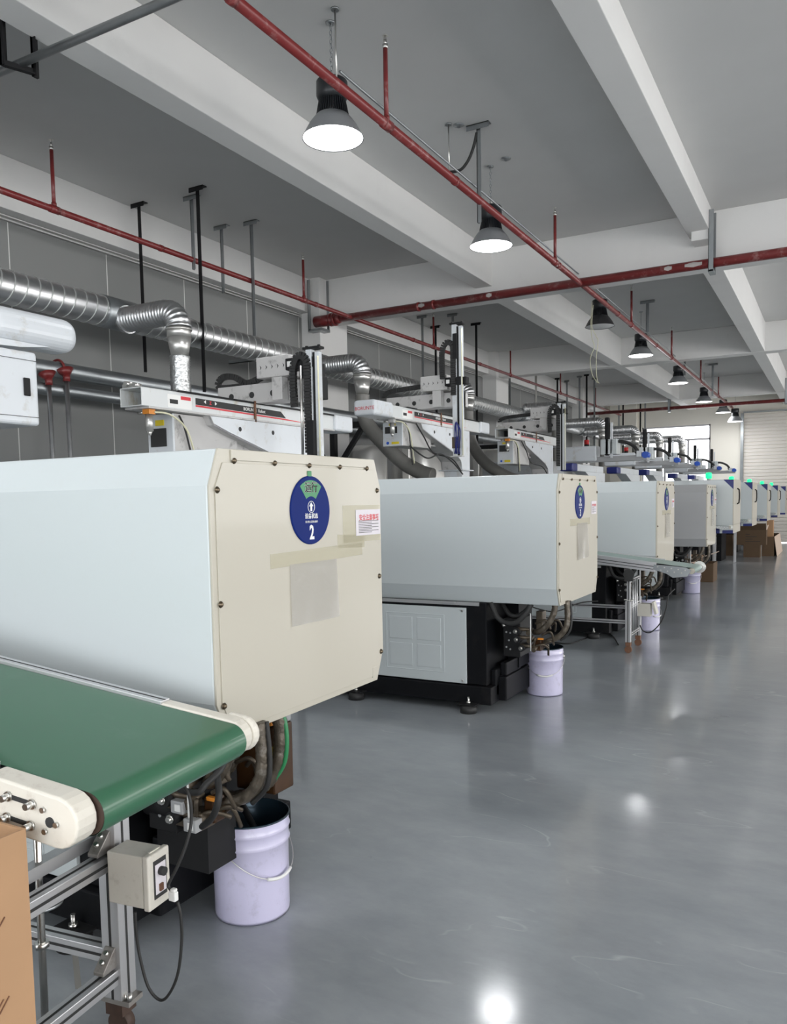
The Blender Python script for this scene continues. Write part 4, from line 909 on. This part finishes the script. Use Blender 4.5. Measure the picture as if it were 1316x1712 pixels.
# near plastic end bracket: rounded plate with slots and screws
def stadium(x0, x1, zc, r, n=10):
    return [(zc+r*cos(a), x1+r*sin(a)) for a in [radians(180*k/n) for k in range(n+1)]]+[(zc-r, x0), (zc+r, x0)]
eb = T().prism(stadium(-.22, -.020, -.050, .055), 1, -.062, -.004).build('end_bracket', M_beige, t, bevel=.006, seg=3)
T().prism(stadium(-.27, -.015, -.048, .052), 1, W+.004, W+.052).build('end_bracket', M_beige, t, bevel=.008, seg=3)
T().prism(stadium(-.06, -.008, -.047, .050), 1, W+.054, W+.085).build('bracket_cap', M_beige, t, bevel=.012, seg=3)
for dz in (-.026, -.072):
    sl = T().box(-.150, -.085, -.0635, -.062, dz-.005, dz+.005).build('slot', M_slot, eb)
    for dx in (-.150, -.085): T().cyl((dx, -.082, dz), (dx, -.060, dz), .0075, 8).cyl((dx, -.066, dz), (dx, -.062, dz), .011, 10).build('screw', M_chrome, eb)
for dx, dz in ((-.055, -.030), (-.018, -.052), (-.046, -.074)): T().cyl((dx, -.068, dz), (dx, -.061, dz), .006, 12).build('screw', M_chrome, eb)
T().cyl((-.036, -.0645, -.052), (-.036, -.06, -.052), .011, 16).build('shaft_hole', M_slot, eb)
T().box(-.24, -.05, -.02, W+.02, -.13, -.10).build('cross_tie', M_galvd, t)
# aluminium stand. local axes: x along the conveyor, y across
def prof_bar(par, p0, p1, w_=.045, name='stand_bar', m=M_alu):
    b = MB().bar(p0, p1, w_, w_).build(name, m, par, bevel=.002)
    d = (Vector(p1)-Vector(p0)); e = d.normalized()
    up = Vector((0, 0, 1)) if abs(e.z) < .95 else Vector((0, 1, 0)); a_ = e.cross(up).normalized(); b_ = a_.cross(e).normalized()
    mb = MB()
    for q in (a_, -a_, b_, -b_):
        o = q*(w_/2+.0005); mb.bar(Vector(p0)+o+e*.002, Vector(p1)+o-e*.002, .007 if q in (a_, -a_) else .007, .0016 if False else .007, up) if False else None
        side = e.cross(q).normalized()*.0045
        v = [Vector(p0)+o+side, Vector(p0)+o-side, Vector(p1)+o-side, Vector(p1)+o+side]; mb._add(v, [(0, 1, 2, 3)])
    mb.build('profile_slot', M_slot, b); return b
q = Matrix.Rotation(-CY_, 4, 'Z') @ (Vector((-1.81, 1.575, 0))-Vector((-1.354, 1.117, 0)))
lx, lyf = q.x, q.y; lyn = .02
for yy in (lyf, lyn):
    prof_bar(t, (lx, yy, .12), (lx, yy, .66), .064, 'leg')
    prof_bar(t, (lx-.002, yy, .60), (lx-.002, yy, .86), .034, 'inner_leg')
    prof_bar(t, (lx-1.2, yy, .12), (lx-1.2, yy, .92), .05, 'leg')
    prof_bar(t, (lx-1.17, yy, .17), (lx-.03, yy, .17), .045, 'stand_bar') if yy == lyn else prof_bar(t, (lx-1.17, yy, .24), (lx-.03, yy, .24), .045, 'stand_bar')
    MB().box(lx-.045, lx+.055, yy-.03, yy+.03, .105, .12).build('foot_plate', M_dirtz, t)
    for dx in (.035, .05): MB().cyl((lx+dx, yy-.02, .12), (lx+dx, yy-.02, .14), .008, 8).build('screw', M_chrome, t)
    cs = MB().box(lx-.03, lx+.03, yy-.03, yy+.03, .07, .105).build('castor_fork', M_rustd, t); MB().cyl((lx, yy-.016, .036), (lx, yy+.016, .036), .036, 20).build('castor_wheel', M_rustd, cs)
prof_bar(t, (lx, lyn+.02, .535), (lx, lyf-.02, .535), .045); prof_bar(t, (lx, lyn+.02, .19), (lx, lyf-.02, .19), .045)
for z_, s_ in ((.565, 1), (.22, 1)):
    MB().prism([(lyf-.085, z_), (lyf-.025, z_), (lyf-.025, z_+.06), (lyf-.035, z_+.06), (lyf-.085, z_+.01)], 0, lx-.018, lx+.018).build('corner_bracket', M_dirtz, t, bevel=.002)
    for a_, b_ in ((-.06, .03), (-.042, .048)): MB().cyl((lx-.0, lyf+a_, z_+b_-.01), (lx-.0, lyf+a_-.012, z_+b_+.006), .007, 8).build('screw', M_chrome, t)
# height screw with handwheel
qs = Matrix.Rotation(-CY_, 4, 'Z') @ (hit(72, 1470, 1, 1.36)-Vector((-1.354, 1.117, 0)))
hx, hy = qs.x, qs.y
MB().cyl((hx-.01, hy, .88), (hx-.02, hy, .10), .010, 14).cyl((hx-.017, hy, .36), (hx-.017, hy, .375), .020, 6).build('threaded_rod', M_chrome, t)
hw = MB().torus((hx-.012, hy, .485), .052, .006, n=28, m=8).cyl((hx-.012, hy, .47), (hx-.012, hy, .50), .014, 12)
for a_ in (0, 2.1, 4.2): hw.cyl((hx-.012, hy, .485), (hx-.012+.05*cos(a_), hy+.05*sin(a_), .485), .004, 6)
hw.build('handwheel', M_galvd, t)
MB().box(hx-.03, hx+.01, lyn, lyf, .565, .60).build('screw_bar', M_alu, t)
# speed control box on the leg
C = [hit(178, 1424, 1, 1.52), hit(232, 1437, 1, 1.52), hit(240, 1526, 1, 1.52)]
inv = Matrix.Rotation(-CY_, 4, 'Z'); o_ = Vector((-1.354, 1.117, 0))
c0 = inv @ (hit(178, 1424, 1, 1.50)-o_); c1_ = inv @ (hit(238, 1437, 1, 1.50)-o_); c2_ = inv @ (hit(240, 1527, 1, 1.50)-o_)
bx0, bx1, by0, bz1, bz0 = c0.x, c1_.x+.006, c0.y, c1_.z-.004, c2_.z
by1 = by0+.085
bxo = MB().box(bx0, bx1-.022, by0, by1, bz0, bz1).build('control_box', M_box, t, bevel=.004)
MB().box(bx1-.020, bx1, by0-.004, by1+.004, bz0-.004, bz1+.003).build('box_lid', M_box, bxo, bevel=.005, seg=3)
fp = MB().box(bx1, bx1+.002, by0+.018, by1-.014, bz0+.022, bz1-.018).build('fascia', M_ink, bxo)
MB().box(bx1+.002, bx1+.003, by0+.023, by1-.018, bz0+.034, bz1-.03).build('scale_plate', M_paper, bxo)
MB().cyl((bx1+.003, (by0+by1)/2+.002, bz1-.052), (bx1+.018, (by0+by1)/2+.002, bz1-.052), .012, 18).build('speed_knob', M_ink, bxo)
MB().box(bx1+.003, bx1+.008, by0+.036, by0+.05, bz0+.04, bz0+.06).build('rocker_switch', M_rust, bxo)
MB().box(bx1-.018, bx1-.012, by0+.02, by1-.02, bz1+.003, bz1+.006).build('hinge', M_box, bxo)
# cables of the control box
def cable(P, r, lab, m=M_rubber, name='power_cable'): return tag(MB().tube(spline(P, 8), r, 8).build(name, m), lab, 'cable')
H = lambda px, py, y: hit(px, py, 1, y)
cable([H(303, 1310, 1.62), H(316, 1330, 1.62), H(320, 1370, 1.62), H(312, 1410, 1.60), H(296, 1450, 1.58), H(282, 1478, 1.57), H(286, 1488, 1.57)], .0045, 'black cable from under the green belt down to the white plug')
cp_ = H(290, 1498, 1.57); u = thing('cable_plug', 'small off-white plug joining two black cables beside the control box', 'plug', cp_)
MB().box(-.012, .012, -.008, .008, -.013, .013).box(-.006, .010, -.007, .007, .013, .022).build('plug_body', M_white, u, bevel=.003)
cable([H(297, 1508, 1.57), H(302, 1530, 1.57), H(304, 1570, 1.57), H(298, 1625, 1.57), H(284, 1660, 1.57), H(268, 1672, 1.57), H(248, 1650, 1.56), H(234, 1600, 1.56), H(228, 1560, 1.56), H(226, 1525, 1.56)], .0042, 'black cable looping down below the control box')
cable([H(362, 1290, 1.9), H(366, 1330, 1.85), H(356, 1365, 1.85), H(338, 1382, 1.9)], .011, 'thick black cable curving between the valves and the pail')
cable([H(300, 1320, 1.80), H(330, 1325, 1.78), H(345, 1310, 1.8), H(368, 1288, 1.85), H(380, 1262, 1.9)], .010, 'black cable running up under the belt edge')

# tape dangling from the stand rail
qz = H(125, 1590, 1.62); tag(MB()._add([(qz.x-.014, qz.y, qz.z+.0), (qz.x+.014, qz.y, qz.z+.0), (qz.x+.012, qz.y+.01, qz.z-.13), (qz.x-.014, qz.y+.006, qz.z-.13)], [(0, 1, 2, 3)]).build('hanging_tape', mat('grey_tape', (.25, .24, .22), .6)), 'strip of grey tape hanging from the stand rail', 'tape')

# ------------------------------------------------------------ aluminium conveyor at the third machine
def conveyor2(x, y, zn, tilt, W, LEN, lab, stand=True, legx=-1.795):
    t = thing('belt_conveyor', lab, 'conveyor', (x, y, 0)); TM2 = Matrix.Translation((0, 0, zn)) @ Matrix.Rotation(tilt, 4, 'Y')
    def T2(): m_ = MB(); m_.M = TM2; return m_
    r = .03; pr = [(-LEN, 0)]+[(r*sin(a), -r+r*cos(a)) for a in [radians(v) for v in range(0, 181, 15)]]+[(-LEN, -2*r)]
    mb = T2(); belt(mb, pr, .03, W-.03); mb.build('belt', M_belt2, t)
    T2().cyl((.0, .0, -r), (.0, W, -r), r-.002, 20).build('nose_roller', M_cream, t); T2().cyl((.0, W, -r), (.0, W+.03, -r), r+.03, 24).build('roller_cap', M_chrome, t)
    for s, y0 in ((0, 0), (1, W-.03)):
        rl = T2().box(-LEN, -.33, y0, y0+.03, -.085, .008).build('side_rail', M_alu, t, bevel=.002)
        T2().box(-LEN, -.33, y0-.001, y0, -.035, -.028).box(-LEN, -.33, y0-.001, y0, -.062, -.056).build('profile_slot', M_slot, rl)
        pl = T2().prism([(-.012, -.35), (-.06, -.35), (-.085, -.22), (-.115, -.16), (-.085, -.03), (-.02, -.0), (.0, -.06)], 1, y0-.006, y0+.004).build('end_plate', M_galvd, t)
        if s == 0:
            for k in range(9): T2().cyl((-.31+.032*k, y0-.014, -.028-.03*(k % 2)), (-.31+.032*k, y0-.006, -.028-.03*(k % 2)), .007, 8).build('screw', M_chrome, pl)
    if stand:
        lx = legx-x
        for yy, sc_ in ((.0, 1), (W-.05, 1)):
            prof_bar(t, (lx, yy+.02, .11), (lx, yy+.02, .52), .055, 'leg'); prof_bar(t, (lx+.003, yy+.02, .50), (lx+.003, yy+.02, .80), .035, 'inner_leg')
            f = MB().box(lx-.025, lx+.025, yy-.005, yy+.045, .07, .11).build('castor_fork', M_rust, t); MB().cyl((lx, yy+.004, .035), (lx, yy+.036, .035), .035, 18).build('castor_wheel', M_rust, f)
            prof_bar(t, (lx-2.0, yy+.02, .40 if yy else .31), (lx-.03, yy+.02, .40 if yy else .31), .035)
        for z_ in (.18, .46, .72): prof_bar(t, (lx, .04, z_), (lx, W-.05, z_+.0), .035)
        MB().cyl((lx+.01, -.035, .79), (lx+.01, .0, .79), .05, 20).box(lx-.03, lx+.05, -.03, .01, .72, .80).build('pivot_knob', M_ink, t)
        MB().torus((lx, .03, .53), .045, .004, ax=2, n=20, m=6).build('ring_clamp', M_chrome, t)
        rd = MB()
        for k in range(3): rd.cyl((lx+.02, .12+.09*k, .2), (lx+.02, .12+.09*k, .72), .008, 8)
        rd.build('lift_rod', M_alu, t)
    return t
    return t
cx2 = hit(1158, 951, 1, 8.08).x
conveyor2(cx2, 8.03, .862, radians(6.6), .5, 2.8, 'aluminium conveyor with pale green belt sloping to the aisle at the third machine')
for px, py, i, lab in ((1221, 884, 0, 'small aluminium conveyor end below the nearest newer machine'), (1253, 872, 1, 'small conveyor end below the second newer machine'), (1279, 865, 2, 'small conveyor end below the third newer machine'), (1298, 860, 3, 'farthest small conveyor end')):
    q = hit(px, py, 1, Y5[i]-.35); o = conveyor2(q.x-.03, Y5[i]-(.15 if i == 0 else .35), (q.z+.03)/.62, radians(4), .20 if i == 0 else .42, 1.6, lab, False); o.scale = (.62, .62, .62)
    MB().box(-1.0, -.94, .02, .08, .0, (q.z-.03)/.62).build('leg', M_alu, o); MB().box(-1.0, -.94, .12 if i == 0 else .34, .18 if i == 0 else .40, .0, (q.z-.03)/.62).build('leg', M_alu, o)
t = thing('speed_control_box', 'white speed control box with open lid on the aluminium conveyor leg', 'control box', hit(1070, 1010, 1, 8.5)); 
MB().box(-.02, .115, -.05, .05, -.12, .012).build('box_body', M_box, t, bevel=.004); mb = MB(); mb.M = Matrix.Rotation(radians(-14), 4, 'Y'); mb.box(.13, .155, -.06, .05, -.13, .0); mb.build('box_lid', M_box, t, bevel=.003)
cable([H(1070, 1045, 8.4), H(1076, 1055, 8.4), H(1088, 1057, 8.4), H(1104, 1042, 8.4), H(1113, 1020, 8.4), H(1116, 1005, 8.4), H(1118, 995, 8.5), H(1128, 985, 8.7)], .006, 'black cable looping from the white control box to the aisle')
cable([H(880, 1010, 7.6), H(900, 1018, 7.6), H(930, 1022, 7.6), H(970, 1008, 7.8), H(1000, 1005, 7.9)], .006, 'thin black cable draped over the lower rails of the aluminium conveyor')
def fl(px, py): q = hit(px, py, 2, .008); return q
tag(MB().tube(spline([fl(900, 1068), fl(950, 1076), fl(990, 1062), fl(1010, 1056), fl(1025, 1064), fl(1034, 1078)], 8), .007, 6).build('power_cable', M_rubber), 'black cable lying on the floor under the aluminium conveyor', 'cable')

# ------------------------------------------------------------ cartons
def carton(x0, x1, y0, y1, z1, m, lab, flaps=(), z0=0.0, rot=0, grp='cardboard cartons by the machines'):
    t = thing('carton', lab, 'carton', ((x0+x1)/2, (y0+y1)/2, z0), rot, grp); a, b, h = (x1-x0)/2, (y1-y0)/2, z1-z0; w_ = .006
    MB().box(-a+w_, a-w_, -b, -b+w_, w_, h).box(-a+w_, a-w_, b-w_, b, w_, h).box(-a, -a+w_, -b, b, w_, h).box(a-w_, a, -b, b, w_, h).box(-a, a, -b, b, 0, w_).build('carton_body', m, t)
    for side, ang, ln, fm in flaps:
        mb = MB(); 
        if side == '-y': mb.M = Matrix.Translation((0, -b, h)) @ Matrix.Rotation(radians(ang), 4, 'X'); mb.box(-a, a, -ln, 0, 0, w_)
        if side == '+x': mb.M = Matrix.Translation((a, 0, h)) @ Matrix.Rotation(radians(ang), 4, 'Y'); mb.box(0, ln, -b, b, 0, w_)
        if side == '+y': mb.M = Matrix.Translation((0, b, h)) @ Matrix.Rotation(radians(-ang), 4, 'X'); mb.box(-a, a, 0, ln, 0, w_)
        if side == '-x': mb.M = Matrix.Translation((-a, 0, h)) @ Matrix.Rotation(radians(ang), 4, 'Y'); mb.box(-ln, 0, -b, b, 0, w_)
        mb.build('flap', fm, t)
    return t
q = hit(43, 1385, 1, 1.0)
c0_ = carton(q.x-.55, q.x, .42, 1.0, q.z, M_card, 'tall brown carton cut off by the lower left corner')
for dz in (.18, .34):
    for dy in (0, .012): MB().bar((.2762, .20+dy, q.z-dz), (.2762, .222+dy, q.z-dz+.025), .002, .002).build('staple', M_rust, c0_)
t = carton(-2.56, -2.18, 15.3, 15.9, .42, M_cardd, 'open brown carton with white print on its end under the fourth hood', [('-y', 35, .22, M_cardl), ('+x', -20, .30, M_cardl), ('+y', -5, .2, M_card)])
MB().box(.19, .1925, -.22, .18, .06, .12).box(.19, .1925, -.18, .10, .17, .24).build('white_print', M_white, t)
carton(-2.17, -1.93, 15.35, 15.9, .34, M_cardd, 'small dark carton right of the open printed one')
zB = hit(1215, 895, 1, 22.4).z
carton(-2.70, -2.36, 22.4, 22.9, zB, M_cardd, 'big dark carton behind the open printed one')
zc0 = hit(1255, 911, 1, 21.9).z; zc1 = hit(1255, 886, 1, 21.9).z
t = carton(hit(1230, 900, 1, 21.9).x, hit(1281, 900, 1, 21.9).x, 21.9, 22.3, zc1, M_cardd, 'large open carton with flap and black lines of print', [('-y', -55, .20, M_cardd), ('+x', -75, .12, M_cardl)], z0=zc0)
for k, (wd) in enumerate((.10, .26, .16, .34)): MB().box(-.12, -.12+wd, -.2035, -.2015, .26-.06*k, .272-.06*k).build('print_line', M_ink, t)
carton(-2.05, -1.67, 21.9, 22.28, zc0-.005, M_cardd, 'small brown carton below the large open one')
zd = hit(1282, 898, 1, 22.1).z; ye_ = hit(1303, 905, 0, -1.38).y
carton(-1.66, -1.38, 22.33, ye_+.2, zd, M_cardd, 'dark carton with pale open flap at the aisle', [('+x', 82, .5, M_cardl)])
carton(-1.60, -1.45, 22.95+.0, 23.3, hit(1295, 870, 1, 22.95).z, M_card, 'tall narrow carton at the aisle beyond the dark one', [])
